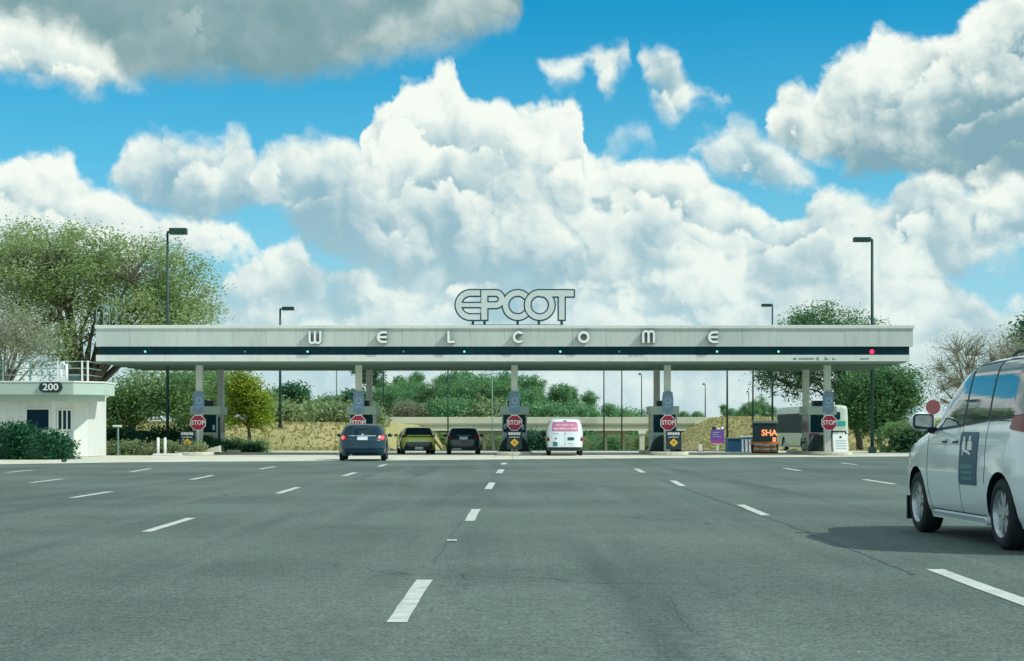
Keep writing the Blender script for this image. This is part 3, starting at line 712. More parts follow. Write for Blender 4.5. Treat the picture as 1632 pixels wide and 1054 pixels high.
for cx in (430, 538, 845, 1042, 1253):
    a = mpS(cx-12, 400, 0); b = mpS(cx+12, 450, 0); MB().box(a[0], b[0], -.12, -.02, .0, a[2]+.02).build('post', M['edge'], sg)
a = mpS(405, 0, 0); b = mpS(1270, 0, 0); MB().box(a[0], b[0], -.16, .05, -.002, .05).build('base_rail', M['edge'], sg)

# ------------------------------------------------------------------ toll islands and what stands on them
M['steel'] = mat('grey steel', lin(150, 165, 160), .4, metal=.4, var=.1)
M['noticeyellow'] = mat('yellow notice', lin(190, 180, 70), .6, var=.25, scale=8)
M['noticered'] = mat('red notice', lin(150, 60, 90), .6, var=.15, scale=8)
side_words = ['leftmost', 'second from the left', 'middle', 'second from the right', 'rightmost']
def octagon(r): return [(r*math.cos(R(22.5+45*i)), r*math.sin(R(22.5+45*i))) for i in range(8)]
isl_mesh = None
def booth(i, X, s):
    wd = side_words[i]
    t = thing('traffic_island', {0: 'raised concrete island under the leftmost toll booth', 1: 'raised concrete island behind the blue hatchback', 2: 'raised concrete island under the middle toll booth', 3: 'raised concrete island just right of the white van', 4: 'raised concrete island in front of the bus'}[i], 'traffic island', (X, 80.5, 0), 0, 'raised islands between the toll lanes')
    r = .85; nose = [(r*math.cos(a), -.2+r*math.sin(a)) for a in np.linspace(math.pi, 2*math.pi, 11)]
    MB().prism(nose+[(r, 8.6), (-r, 8.6)], .0, .16).build('kerb', M['concrete'], t, bevel=.03)
    t = thing('toll_booth', '%s toll booth with dark windows and flat grey roof' % wd, 'toll booth', (X, 83.5, .16), 0, 'toll booths under the canopy')
    hw, D = .62, 2.1; zr0, zr1 = 1.80, 2.22
    mb = MB()
    mb.box(-hw, hw, 0, D, 0, .92)
    for x in (-hw, hw-.07): mb.box(x, x+.07, 0, .07, .92, zr0); mb.box(x, x+.07, D-.07, D, .92, zr0)
    mb.build('cabin_wall', M['boothwall'], t, bevel=.01)
    MB().box(-hw-.10, hw+.10, -.12, D+.12, zr0, zr1).build('roof', M['fascia'], t, bevel=.02)
    MB().box(-hw+.072, hw-.072, .02, .035, .922, zr0-.002).build('window', M['boothglass'], t)
    for x in (-hw+.02, hw-.035): MB().box(x, x+.015, .072, D-.072, .922, zr0-.002).build('window', M['boothglass'], t)
    MB().box(-hw+.072, hw-.072, D-.035, D-.02, .922, zr0-.002).build('window', M['boothglass'], t)
    MB().box(-.34, .34, .35, 1.0, zr1, zr1+.28).build('roof_unit', M['blackboard'], t, bevel=.02)
    if i in (0, 2, 4): MB().box(hw-.26, hw-.14, .005, .019, 1.05, 1.30).build('paper_notice', M['shieldpale'], t)
    if i == 2: MB().box(-hw+.12, -hw+.2, .005, .019, 1.1, 1.35).build('paper_notice', M['shieldpale'], t)
    if i == 0:
        MB().box(-.10, .28, -.012, -.002, .45, .85).build('yellow_notice', M['noticeyellow'], t)
        MB().box(hw+.002, hw+.12, .02, .12, .0, 1.7).build('corner_post', M['pole'], t, bevel=.01)
    if i == 4: MB().box(-.62, -.1, -.012, -.002, .50, .88).build('red_notice', M['noticered'], t)
    # rubber nose in front of the booth
    t = thing('crash_cushion', {0: 'dark rounded crash cushion in front of the leftmost booth', 1: 'dark rounded crash cushion hidden behind the blue hatchback', 2: 'black rounded crash cushion in front of the middle booth', 3: 'black crash cushion in front of the booth right of the white van', 4: 'dark green crash cushion in front of the booth beside the bus'}[i], 'crash cushion', (X, 82.9, .16), 0, 'crash cushions on the toll islands')
    mb = MB(); m_ = 14
    arc = [(-.74*1.0*math.cos(a), .80*math.sin(a)) for a in np.linspace(0, math.pi, m_)]
    mb.prism(arc, -.42, .42, 'y'); mb.build('rubber_block', M['rubber'], t, bevel=.05)
    for sx in (-1, 1): MB().prism([(sx*.80, 0), (sx*.62, 0), (sx*.40, .78), (sx*.52, .78)], .425, .5, 'y').build('side_plate', M['steel'], t)
    # stop sign on its own pale post, just before the column
    t = thing('stop_sign', {0: 'red octagonal stop sign on the leftmost toll island', 1: 'red octagonal stop sign above the roof of the blue hatchback', 2: 'red octagonal stop sign in front of the middle booth window', 3: 'red octagonal stop sign right of the white van', 4: 'red octagonal stop sign in front of the bus'}[i], 'stop sign', (X+(.0 if i != 4 else .02), 81.62, .16), 0, 'stop signs on the toll islands')
    zc = zat(674, 81.62)-.16
    MB().box(-.05, .05, -.0, .06, 0, zc+.1).build('post', M['white'], t)
    mb = MB(); mb.prism([(x, z+zc) for x, z in octagon(.40)], -.028, -.004, 'y'); mb.build('border', M['letter'], t)
    mb = MB(); mb.prism([(x, z+zc) for x, z in octagon(.365)], -.034, -.0285, 'y'); mb.build('sign_face', M['red'], t)
    mb = MB(); text_into(mb, 'STOP', .30, lambda a, b, d: (a, -.0355, zc+b), squash=.88, bold=.006); mb.build('lettering', M['letter'], t)
    # blue grey lane board hung on the column
    t = thing('lane_board', {0: 'blue grey shield board on the column of the leftmost island', 1: 'blue grey shield board on the column above the blue hatchback', 2: 'blue grey shield board on the middle column', 3: 'blue grey shield board on the column right of the white van', 4: 'blue grey shield board on the column in front of the bus'}[i], 'lane board', (X, 81.80, zat(642, 81.8)), 0, 'shield boards hung on the columns')
    sh = lambda P: np.minimum(sd_box(P, -.24, .24, .02, .52, .05), np.maximum(sd_disc(P, (0, -.06), .46), np.abs(P[..., 0])-.27))
    mb = MB(); plate(mb, sh, (-.35, .35, -.6, .6), .03, facing(0, 0, 0), 0, .05); mb.build('board', M['shield'], t)
    mb = MB(); plate(mb, lambda P: np.minimum(sd_ring(P, (.02, .1), .13, .025), sd_seg(P, (-.14, -.2), (.14, -.2), .02)), (-.25, .25, -.4, .3), .02, facing(0, 0, 0), .051, .056); mb.build('emblem', M['shieldpale'], t)
    mb = MB(); mb.box(-.17, .17, -.02, .04, .50, .545); mb.build('bracket', M['steel'], t)
    # black information board with a yellow diamond
    dx = {0: -.45, 1: -.30, 2: .0, 3: .24, 4: .42}[i]
    t = thing('information_board', {0: 'black board with yellow diamond left of the leftmost stop sign', 1: 'black board with yellow diamond behind the blue hatchback', 2: 'black board with yellow diamond on the middle island', 3: 'black board with yellow diamond beside the island right of the white van', 4: 'black board with yellow diamond behind the white folding sign'}[i], 'sign', (X+dx, 81.30, .16), 0, 'black boards with yellow diamonds')
    mb = MB(); plate(mb, lambda P: sd_box(P, -.37, .37, .12, 1.0, .08), (-.5, .5, 0, 1.1), .03, facing(0, 0, 0), 0, .04); mb.build('board', M['blackboard'], t)
    mb = MB(); mb.box(-.04, .04, .005, .05, 0, .14); mb.build('post', M['pole'], t)
    mb = MB()
    for k in range(5): mb.box(-.29+k*.118, -.29+k*.118+.098, -.046, -.0405, .80+.012*(k % 2), .93)
    for k in range(7): mb.box(-.25+k*.072, -.25+k*.072+.05, -.046, -.0405, .69-.02*abs(k-3)/3, .735-.02*abs(k-3)/3)
    mb.build('lettering', M['letter'], t)
    mb = MB(); mb.prism([(0, .65), (.21, .44), (0, .23), (-.21, .44)], -.048, -.041, 'y'); mb.build('diamond', M['amber'], t)
    mb = MB(); mb.prism([(0, .50), (.05, .44), (0, .38), (-.05, .44)], -.052, -.0485, 'y'); mb.build('symbol', M['pole'], t)
for i, (X, (px, s)) in enumerate(zip(ISX, islands)): booth(i, X, s)

# ------------------------------------------------------------------ gatehouse on the left
Y0 = 74.0
gh = thing('gatehouse', 'low white gatehouse with a wide flat roof behind the hedge', 'gatehouse', (0, 0, .12))
xc = at(83, Y0); t_ = 1.26
mb = MB(); wall = [(-34, Y0), (xc, Y0), (xc+t_, Y0+t_), (xc+t_, Y0+4.6), (-34, Y0+4.6)]
mb.prism(wall, -.1, 2.62); mb.build('wall', M['stucco'], gh)
roofp = [(-35, 73.0), (at(117, 73), 73.0), (at(117, 73)+1.05, 74.05), (at(117, 73)+1.05, 76.1), (at(117, 73), 77.2), (at(117, 73), 79.4), (-35, 79.4)]
mb = MB(); mb.prism(roofp, 2.60, 3.12); mb.build('roof', M['fascia'], gh, bevel=.015)
ins = [(x-.35 if x > -34 else x, y+(.35 if y < 75 else -.35)) for x, y in roofp]
MB().prism(ins, 2.35, 2.598).build('soffit', M['fascia'], gh)
mb = MB(); lipp = [(x+.03 if x > -34 else x, y+(-.03 if y < 75 else .03)) for x, y in roofp]; mb.prism(lipp, 3.122, 3.19); mb.build('roof_edge', M['cap'], gh, bevel=.01)
wx0, wx1, wz0, wz1 = at(43, Y0), at(78, Y0), zat(685.5, Y0)-.12, zat(653, Y0)-.12
mb = MB(); mb.box(wx0, wx1, Y0-.012, Y0-.002, wz0, wz1); w1 = mb.build('window', M['housewindow'], gh)
mb = MB()
for a in ((wx0-.06, wx0-.001, wz0-.06, wz1+.06), (wx1+.001, wx1+.06, wz0-.06, wz1+.06), (wx0, wx1, wz1+.001, wz1+.06), (wx0, wx1, wz0-.06, wz0-.001)): mb.box(a[0], a[1], Y0-.05, Y0-.003, a[2], a[3])
mb.build('frame', M['white'], w1)
def onch(a, t, z): return (xc+a*.7071+t*.7071, Y0+a*.7071-t*.7071, z)     # chamfer wall coordinates
mb = MB(); w2m = MB(); L_ = t_*1.414
def chbox(mb, a0, a1, t0, t1, z0, z1):
    mb.add([onch(a0,t1,z0),onch(a1,t1,z0),onch(a1,t0,z0),onch(a0,t0,z0),onch(a0,t1,z1),onch(a1,t1,z1),onch(a1,t0,z1),onch(a0,t0,z1)],[(0,3,2,1),(4,5,6,7),(0,1,5,4),(1,2,6,5),(2,3,7,6),(3,0,4,7)])
a0, a1 = L_*.14, L_*.52
for k in range(3): chbox(w2m, a0+k*(a1-a0)/3+.03, a0+(k+1)*(a1-a0)/3-.03, .004, .014, wz0+.03, wz1-.03)
w2 = w2m.build('window', M['boothglass'], gh)
for k in range(4): chbox(mb, a0+k*(a1-a0)/3-.03, a0+k*(a1-a0)/3+.03, .003, .05, wz0, wz1)
chbox(mb, a0, a1, .003, .045, wz1-.03, wz1+.03); chbox(mb, a0, a1, .003, .045, wz0-.03, wz0+.03); mb.build('frame', M['white'], w2)
mb = MB(); chbox(mb, L_*.42, L_*.56, .004, .10, .55, 1.0); mb.build('wall_box', M['palepole'], gh)
# number plate on the roof edge
t = thing('number_plate', 'dark oval plate reading 200 on the gatehouse roof edge', 'number plate', (at(81, 72.96), 72.965, zat(617.5, 72.96)))
mb = MB(); plate(mb, lambda P: sd_box(P, -.50, .50, -.22, .22, .22), (-.6, .6, -.3, .3), .03, facing(0, 0, 0), 0, .05); mb.build('plate', M['blackboard'], t)
mb = MB(); text_into(mb, '200', .40, lambda a, b, d: (a, -.054, b), squash=1.15, bold=.006); mb.build('lettering', M['letter'], t)
# roof railing and vents
rz0 = 3.31
t = thing('roof_railing', 'thin pale metal railing along the gatehouse roof', 'railing', (at(60, 75), 75.0, rz0))
xs = [at(p, 75)-at(60, 75) for p in (-40, 5, 48, 92, 131, 140)]
mb = MB()
for z in (.32, .62, .92): mb.tube([(xs[0], 0, z), (xs[-1], 0, z)], .024, 6); mb.tube([(xs[-1], 0, z), (xs[-1], 2.4, z)], .024, 6)
mb.build('rail', M['palepole'], t, smooth=True)
for x in xs: MB().box(x-.035, x+.035, -.035, .035, 0, .96).build('post', M['white'] if x > xs[2] else M['palepole'], t)
for px, hh, lb in ((97, .75, 'tall white gooseneck vent pipe on the gatehouse roof'), (106, .82, 'white vent pipe with round cap on the gatehouse roof')):
    t = thing('vent_pipe', lb, 'vent pipe', (at(px, 74.6), 74.6, rz0-.005))
    MB().tube([(0, 0, 0), (0, 0, hh)], .07, 10).build('pipe', M['white'], t, smooth=True)
    if hh < .8: MB().tube([(0, 0, hh-.02), (.03, -.02, hh+.08), (.14, -.05, hh+.1), (.18, -.06, hh-.02)], .075, 10).build('elbow', M['white'], t, smooth=True)
    else: MB().ball((0, 0, hh+.05), .11, .11, .09).build('vent_cap', M['palepole'], t, smooth=True)
t = thing('roof_cooler', 'dark air cooling unit behind the white roof rails', 'cooling unit', (at(119, 76), 76.0, rz0-.005))
MB().box(-.34, .34, -.3, .3, .06, .40).build('casing', M['blackboard'], t, bevel=.02)
mb = MB(); mb.box(-.36, -.26, -.28, .28, 0, .059); mb.box(.26, .36, -.28, .28, 0, .059); mb.build('feet', M['palepole'], t)
mb = MB()
for k in range(5): mb.box(-.3, .3, -.312, -.302, .10+k*.055, .125+k*.055)
mb.build('grille', M['palepole'], t)

# ------------------------------------------------------------------ vehicles
M['vanwhite'] = mat('white car paint', (.80, .91, .93), .15, coat=1.0, var=.015, scale=2)
M['navy'] = mat('dark blue car paint', (.002, .040, .070), .3, metal=.0, coat=.5, var=.05, scale=3)
M['olive'] = mat('yellow green car paint', (.60, .70, .16), .3, metal=.0, coat=.8)
M['black'] = mat('black car paint', (.004, .022, .032), .2, coat=.9)
M['trim'] = mat('black trim', (.004, .020, .026), .5)
M['tyre'] = mat('tyre', (.008, .020, .026), .8, var=.2, scale=6)
M['rim'] = mat('alloy', (.55, .60, .62), .3, metal=.8)
M['chrome'] = mat('chrome', (.7, .75, .76), .15, metal=1.0)
M['tail'] = mat('tail lamp', (.20, .006, .02), .3, coat=.15)
M['taillit'] = mat('lit tail lamp', (.5, .02, .03), .2, emit=(1.0, .16, .14, 1.1))
M['lamp'] = mat('clear lamp', (.6, .66, .68), .1, coat=.5)
M['plate'] = mat('licence plate', (.58, .66, .66), .5)
M['decal'] = mat('door decal', (.002, .085, .15), .4)
M['decaltext'] = mat('decal small print', (.02, .20, .22), .4)
M['mirror'] = mat('mirror glass', (.5, .6, .6), .03, metal=1.0)
M['pinkglass'] = mat('pink window film', (.62, .22, .36), .35, var=.12, scale=2)
M['pinkpale'] = mat('pale pink lettering', (.80, .52, .62), .4)
M['orange'] = mat('orange', (.75, .20, .04), .5, var=.1)

class Body:
    """car body from horizontal slices: half width, rear and front ends as functions of height"""
    def __init__(s, tab, n=3.2, m=7.0, sm=5):
        s.tab = np.array(tab, float); s.n, s.m = n, m
        z = np.linspace(s.tab[0, 0], s.tab[-1, 0], 90); k = np.ones(sm)/sm
        T = [np.interp(z, s.tab[:, 0], s.tab[:, i]) for i in (1, 2, 3)]
        s.z = z; s.T = [np.convolve(np.pad(t, sm//2, 'edge'), k, 'valid') for t in T]
    def at(s, z): return [np.interp(z, s.z, t) for t in s.T]
    def side(s, y, z):
        w, yr, yf = s.at(z); t = np.clip(abs((y-(yr+yf)/2)/((yf-yr)/2)), 0, .9999); return w*(1-t**s.m)**(1/s.n)
    def end(s, x, z, rear=True):
        w, yr, yf = s.at(z); u = min(abs(x/w), .999); t = (1-u**s.n)**(1/s.m); c, h = (yr+yf)/2, (yf-yr)/2
        return c-h*t if rear else c+h*t
    def build(s, name, m, parent, axles, wr, ww=.26, nseg=72, arch=.06, xin=.50):
        mb = MB(); n = nseg; zs = s.z[::2]
        for z in zs:
            w, yr, yf = s.at(z); c, h = (yr+yf)/2, (yf-yr)/2
            for k in range(n):
                a = 2*math.pi*k/n; ca, sa = math.cos(a), math.sin(a)
                x = w*math.copysign(abs(ca)**(2/s.n), ca); y = c+h*math.copysign(abs(sa)**(2/s.m), sa)
                mb.v.append((x, y, z))
        q = len(zs)
        for j in range(q-1):
            for k in range(n): mb.f.append((j*n+k, j*n+(k+1) % n, (j+1)*n+(k+1) % n, (j+1)*n+k)); mb.m.append(0)
        mb.f += [tuple(range(n))[::-1], tuple(range((q-1)*n, q*n))]; mb.m += [0, 0]
        o = mb.build(name, m, parent, smooth=True)
        cut = MB()                                             # wheel wells
        for y in axles:
            for sx in (-1, 1): cut.tube([(sx*1.3, y, wr), (sx*xin, y, wr)], wr+arch, 28)
        co = cut.build('cut', None, parent); md = o.modifiers.new('wells', 'BOOLEAN'); md.object = co; md.operation = 'DIFFERENCE'; md.solver = 'EXACT'
        co.data.materials.append(M['trim']); o.data.materials.append(M['trim'])
        me = bpy.data.meshes.new_from_object(o.evaluated_get(bpy.context.evaluated_depsgraph_get()))
        o.modifiers.clear(); old = o.data; o.data = me; bpy.data.meshes.remove(old); C.objects.unlink(co); bpy.data.objects.remove(co)
        for p in me.polygons:                                  # the inside of the wells is black liner
            c, nx = p.center, abs(p.normal.x)
            for y in axles:
                d = math.hypot(c.y-y, c.z-wr)
                if d < wr+arch+.004 and ((nx < .3 and d > (wr+arch)*.97) or (nx > .9 and abs(abs(c.x)-xin) < .01)): p.material_index = len(me.materials)-1
        me.set_sharp_from_angle(angle=R(38))
        return o
    def rear_patch(s, mb, f, b, h=.03, t0=-.01, t1=.006, m=0, rear=True):
        sg = -1 if rear else 1
        plate(mb, f, b, h, lambda x, z, t: (x, s.end(x, z, rear)+sg*t, z), t0, t1, m, flip=not rear)
    def side_patch(s, mb, f, b, sx, h=.03, t0=-.01, t1=.005, m=0):
        plate(mb, f, b, h, lambda y, z, t: (sx*(s.side(y, z)+t), y, z), t0, t1, m, flip=sx < 0)
def wheel(parent, x, y, r, w, sx, spokes=5, hi=False):
    """tyre with rim as its child; sx is the outward side"""
    n = 40 if hi else 22
    prof = [(r*.60, w*.30), (r*.66, w*.46), (r*.80, w*.5), (r*.94, w*.44), (r, w*.28), (r, -w*.28), (r*.94, -w*.44), (r*.8, -w*.5), (r*.6, -w*.4)]
    mb = MB(); k = len(prof)
    for i in range(n):
        a = 2*math.pi*i/n
        for (pr, pw) in prof: mb.v.append((sx*pw, pr*math.cos(a), pr*math.sin(a)))
    for i in range(n):
        for j in range(k): a_, b_ = i*k+j, i*k+(j+1) % k; c_, d_ = ((i+1) % n)*k+j, ((i+1) % n)*k+(j+1) % k; mb.f.append((a_, b_, d_, c_)); mb.m.append(0)
    ty = mb.build('wheel', M['tyre'], parent, smooth=True); ty.location = (x, y, r)
    mb = MB(); xo = sx*w*.36; xi = sx*w*.18
    m_ = 48 if hi else 20
    def ring(r0, r1, xa, xb):
        b0 = len(mb.v)
        for i in range(m_):
            a = 2*math.pi*i/m_
            for rr, xx in ((r0, xa), (r1, xb)): mb.v.append((xx, rr*math.cos(a), rr*math.sin(a)))
        for i in range(m_): j = (i+1) % m_; mb.f.append((b0+2*i, b0+2*i+1, b0+2*j+1, b0+2*j)); mb.m.append(0)
    ring(r*.665, r*.60, sx*w*.47, xo); ring(r*.60, r*.56, xo, xi)
    for i in range(spokes):
        for da in ((-.17, .17) if hi else (0,)):
            a = 2*math.pi*i/spokes+da*.8+.3; b = 2*math.pi*i/spokes+da*1.4+.3
            wd = .030 if hi else .05
            p = lambda rr, ang, o: (rr*math.cos(ang)-o*math.sin(ang), rr*math.sin(ang)+o*math.cos(ang))
            q = [p(r*.12, a, -wd), p(r*.61, b, -wd*.8), p(r*.61, b, wd*.8), p(r*.12, a, wd)]
            mb.prism(q, min(xi*1.0, xo*.96), max(xi*1.0, xo*.96), 'x')
    mb.tube([(xi*.6, 0, 0), (xo*1.06, 0, 0)], r*.17, 16)
    mb.build('rim', M['rim'], ty)
    mb = MB(); mb.tube([(sx*-w*.2, 0, 0), (sx*w*.02, 0, 0)], r*.60, 24 if hi else 16); mb.build('brake_disc', M['trim'], ty)
    return ty
def poly(V, r=0.0): return lambda P: sd_poly(P, V, r)
def plate_lines(b, f0, parent, mats): pass

# ---- white minivan on the right
YAW = R(2.2)
van = thing('minivan', 'white minivan with dark blue door panel driving in the right lane', 'minivan', (4.675+.965, 16.25, 0), YAW)
tab = [(.22, .90, -.86, 3.62), (.32, .955, -.97, 3.74), (.50, .985, -1.02, 3.80), (.70, .992, -1.03, 3.80), (.86, .985, -1.02, 3.74), (.98, .975, -1.00, 3.56), (1.06, .968, -.99, 3.28),
       (1.13, .955, -.97, 2.90), (1.20, .935, -.95, 2.60), (1.32, .915, -.92, 2.44), (1.46, .885, -.87, 2.24), (1.60, .85, -.81, 2.00), (1.70, .82, -.76, 1.78), (1.77, .785, -.70, 1.56), (1.82, .72, -.62, 1.30), (1.855, .58, -.5, 1.0), (1.875, .38, -.3, .6), (1.88, .22, -.1, .25)]
tab = [(z if z < 1.13 else 1.13+(z-1.13)*1.05, a, b, c) for z, a, b, c in tab]
B = Body(tab, n=3.4, m=9.0)
WR = .345; AX = (0.0, 2.86)
B.build('body', M['vanwhite'], van, AX, WR, arch=.055, xin=.62, nseg=120)
for y in AX:
    for sx in (-1, 1): wheel(van, sx*.855, y, WR, .235, sx, 5, True)
def winset(B, parent, polys, glass, sides=(-1, 1), name='side_window', frame=True):
    for sx in sides:
        for V, r in polys:
            y0, y1 = min(p[0] for p in V)-.1, max(p[0] for p in V)+.1; z0, z1 = min(p[1] for p in V)-.1, max(p[1] for p in V)+.1
            mb = MB(); B.side_patch(mb, poly(V, r), (y0, y1, z0, z1), sx, .03, -.01, .006); w = mb.build(name, glass, parent, smooth=False)
            if frame: mb = MB(); B.side_patch(mb, poly(V, r+.028), (y0, y1, z0, z1), sx, .03, -.01, .003); mb.build('seal', M['trim'], w)
vw = [([(2.30, 1.17), (2.20, 1.35), (2.03, 1.53), (1.84, 1.665), (1.66, 1.735), (1.45, 1.755), (1.28, 1.76), (1.25, 1.22)], .012), ([(1.17, 1.228), (1.20, 1.780), (.50, 1.802), (.48, 1.269)], .012), ([(.39, 1.276), (.42, 1.804), (-.30, 1.786), (-.62, 1.669), (-.70, 1.320)], .02)]
M['vanglass'] = mat('van side glass', (.004, .045, .07), .03, spec=1.0, coat=1.0)
winset(B, van, vw, M['vanglass'])
mb = MB(); B.rear_patch(mb, lambda P: sd_poly(P, [(-.74, 1.30), (.74, 1.30), (.66, 1.68), (-.66, 1.68)], .03), (-.9, .9, 1.2, 1.8)); mb.build('rear_window', M['glass'], van)
mb = MB(); B.rear_patch(mb, lambda P: sd_poly(P, [(-.80, 1.19), (.80, 1.19), (.66, 1.72), (-.66, 1.72)], .03), (-.95, .95, 1.1, 1.85), rear=False); mb.build('windshield', M['glass'], van)
def line(B, mb, pts, sx, r=.004):
    def f(P):
        d = None
        for a, b in zip(pts[:-1], pts[1:]): e = sd_seg(P, a, b, r); d = e if d is None else np.minimum(d, e)
        return d
    ys = [p[0] for p in pts]; zs = [p[1] for p in pts]
    B.side_patch(mb, f, (min(ys)-.03, max(ys)+.03, min(zs)-.03, max(zs)+.03), sx, .0075, -.01, .0025)
for sx in (-1, 1):                                             # door shut lines, sill crease, handles
    mb = MB()
    line(B, mb, [(1.21, 1.20), (1.22, .8), (1.22, .30)], sx); line(B, mb, [(2.42, 1.12), (2.40, .62), (2.33, .30)], sx)
    line(B, mb, [(.43, 1.24), (.43, .90), (.42, .76), (.44, .62)], sx); line(B, mb, [(.50, .295), (2.33, .295)], sx, .007)
    line(B, mb, [(.50, 1.245), (-.78, 1.22)], sx, .005)
    mb.build('shut_line', M['trim'], van)
    for y in (1.80, 1.42):
        mb = MB(); B.side_patch(mb, lambda P: sd_box(P, y-.10, y+.10, 1.03, 1.075, .02), (y-.15, y+.15, 1.0, 1.1), sx, .012, -.01, .030); h = mb.build('door_handle', M['vanwhite'], van)
        mb = MB(); B.side_patch(mb, lambda P: sd_box(P, y-.08, y+.08, 1.012, 1.05, .015), (y-.15, y+.15, .98, 1.1), sx, .012, -.01, .012); mb.build('handle_shade', M['trim'], h)  # black strip stands in for the shaded hollow under the handle
    mb = MB(); B.side_patch(mb, poly([(-1.0, 1.10), (-.24, 1.165), (-.30, 1.265), (-.92, 1.28)], .012), (-1.01, -.1, 1.05, 1.31), sx, .03, -.01, .016); mb.build('taillight', M['tail'], van)
    mb = MB(); B.side_patch(mb, poly([(3.76, .72), (3.20, .93), (3.05, .985), (3.45, .99), (3.72, .90)], .012), (2.95, 3.8, .68, 1.03), sx, .03, -.01, .010); mb.build('headlight', M['lamp'], van)
    mb = MB(); B.side_patch(mb, lambda P: sd_box(P, .50, 2.36, .205, .27, .02), (.44, 2.45, .19, .30), sx, .03, -.04, .030); mb.build('sill', M['vanwhite'], van)
    # door mirror: dark housing, pale cap below, glass to the rear
    xm = sx*1.06; ym = 2.28; mb = MB()
    mb.ball((xm+sx*.02, ym+.02, 1.24), .135, .085, .105, 18, 10); mi = mb.build('door_mirror', M['vanwhite'], van, smooth=True)
    mb = MB(); plate(mb, lambda P: sd_box(P, -.112, .112, -.082, .082, .045), (-.2, .2, -.15, .15), .012, lambda a, b, t: (xm+sx*.02+a, ym-.045-t, 1.24+b), 0, .022); mb.build('mirror_shell', M['trim'], mi)
    mb = MB(); plate(mb, lambda P: sd_box(P, -.094, .094, -.066, .066, .035), (-.2, .2, -.15, .15), .012, lambda a, b, t: (xm+sx*.02+a, ym-.0675-t, 1.24+b), 0, .004); mb.build('mirror_glass', M['mirror'], mi)
    MB().tube([(sx*.93, ym+.01, 1.14), (xm-sx*.05, ym+.01, 1.155)], [.045, .035], 10).build('mirror_arm', M['trim'], mi, smooth=True)
    mb = MB(); B.side_patch(mb, poly([(2.44, 1.125), (2.36, 1.13), (2.30, 1.33), (2.10, 1.36), (2.34, 1.13)], .0), (2.0, 2.5, 1.1, 1.4), sx, .02, -.01, .004); mb.build('quarter_trim', M['trim'], van)
    xr_ = sx*.68; MB().tube([(xr_, -.45, 1.87), (xr_, -.3, 1.91), (xr_, .3, 1.915), (xr_, .45, 1.88)], .018, 8).build('roof_rail', M['trim'], van, smooth=True)
# panel on the near door: two figures, a squiggle and lines of small print
mb = MB(); B.side_patch(mb, lambda P: sd_box(P, .66, 1.24, .59, 1.125, .03), (.62, 1.28, .54, 1.17), -1, .02, -.01, .007); pn = mb.build('door_panel', M['decal'], van); pn['label'] = 'dark blue panel with two white figures'
mb = MB()
def ic(P):
    P = P+np.array((.32, 0))
    d = np.minimum(sd_disc(P, (1.425, 1.055), .028), sd_disc(P, (1.24, 1.06), .030))
    d = np.minimum(d, sd_poly(P, [(1.47, .955), (1.38, .955), (1.39, 1.02), (1.46, 1.02)], .012)); d = np.minimum(d, sd_poly(P, [(1.30, .955), (1.17, .955), (1.18, 1.02), (1.29, 1.02)], .012))
    d = np.minimum(d, sd_seg(P, (1.46, .895), (1.44, .935), .012)); d = np.minimum(d, sd_seg(P, (1.44, .935), (1.33, .93), .010)); return np.minimum(d, sd_seg(P, (1.33, .93), (1.21, .905), .013))
B.side_patch(mb, ic, (.78, 1.20, .85, 1.1), -1, .008, .004, .0085); mb.build('figures', M['letter'], pn)
mb = MB()
for z, h in ((.775, .022), (.715, .014), (.655, .018)): B.side_patch(mb, lambda P: sd_box(P, .79, 1.16, z-h, z+h, .004), (.75, 1.2, z-.05, z+.05), -1, .012, .004, .0085)
mb.build('small_print', M['decaltext'], pn)
mb = MB(); B.rear_patch(mb, lambda P: sd_box(P, -.16, .16, .86, 1.0, .01), (-.2, .2, .8, 1.05), .03); mb.build('licence_plate', M['plate'], van)
mb = MB(); B.rear_patch(mb, lambda P: sd_box(P, -.90, .90, .26, .40, .04), (-.95, .95, .2, .45), .04, -.02, .02); mb.build('lower_bumper', M['trim'], van)
mb = MB(); B.rear_patch(mb, lambda P: sd_box(P, -.55, .55, .42, .72, .08), (-.6, .6, .35, .8), .04, -.02, .012, rear=False); mb.build('grille', M['trim'], van)
for sx in (-1, 1): MB().box(sx*.9-.07, sx*.9+.07, 3.27, 3.30, .13, .40).build('mud_flap', M['trim'], van)

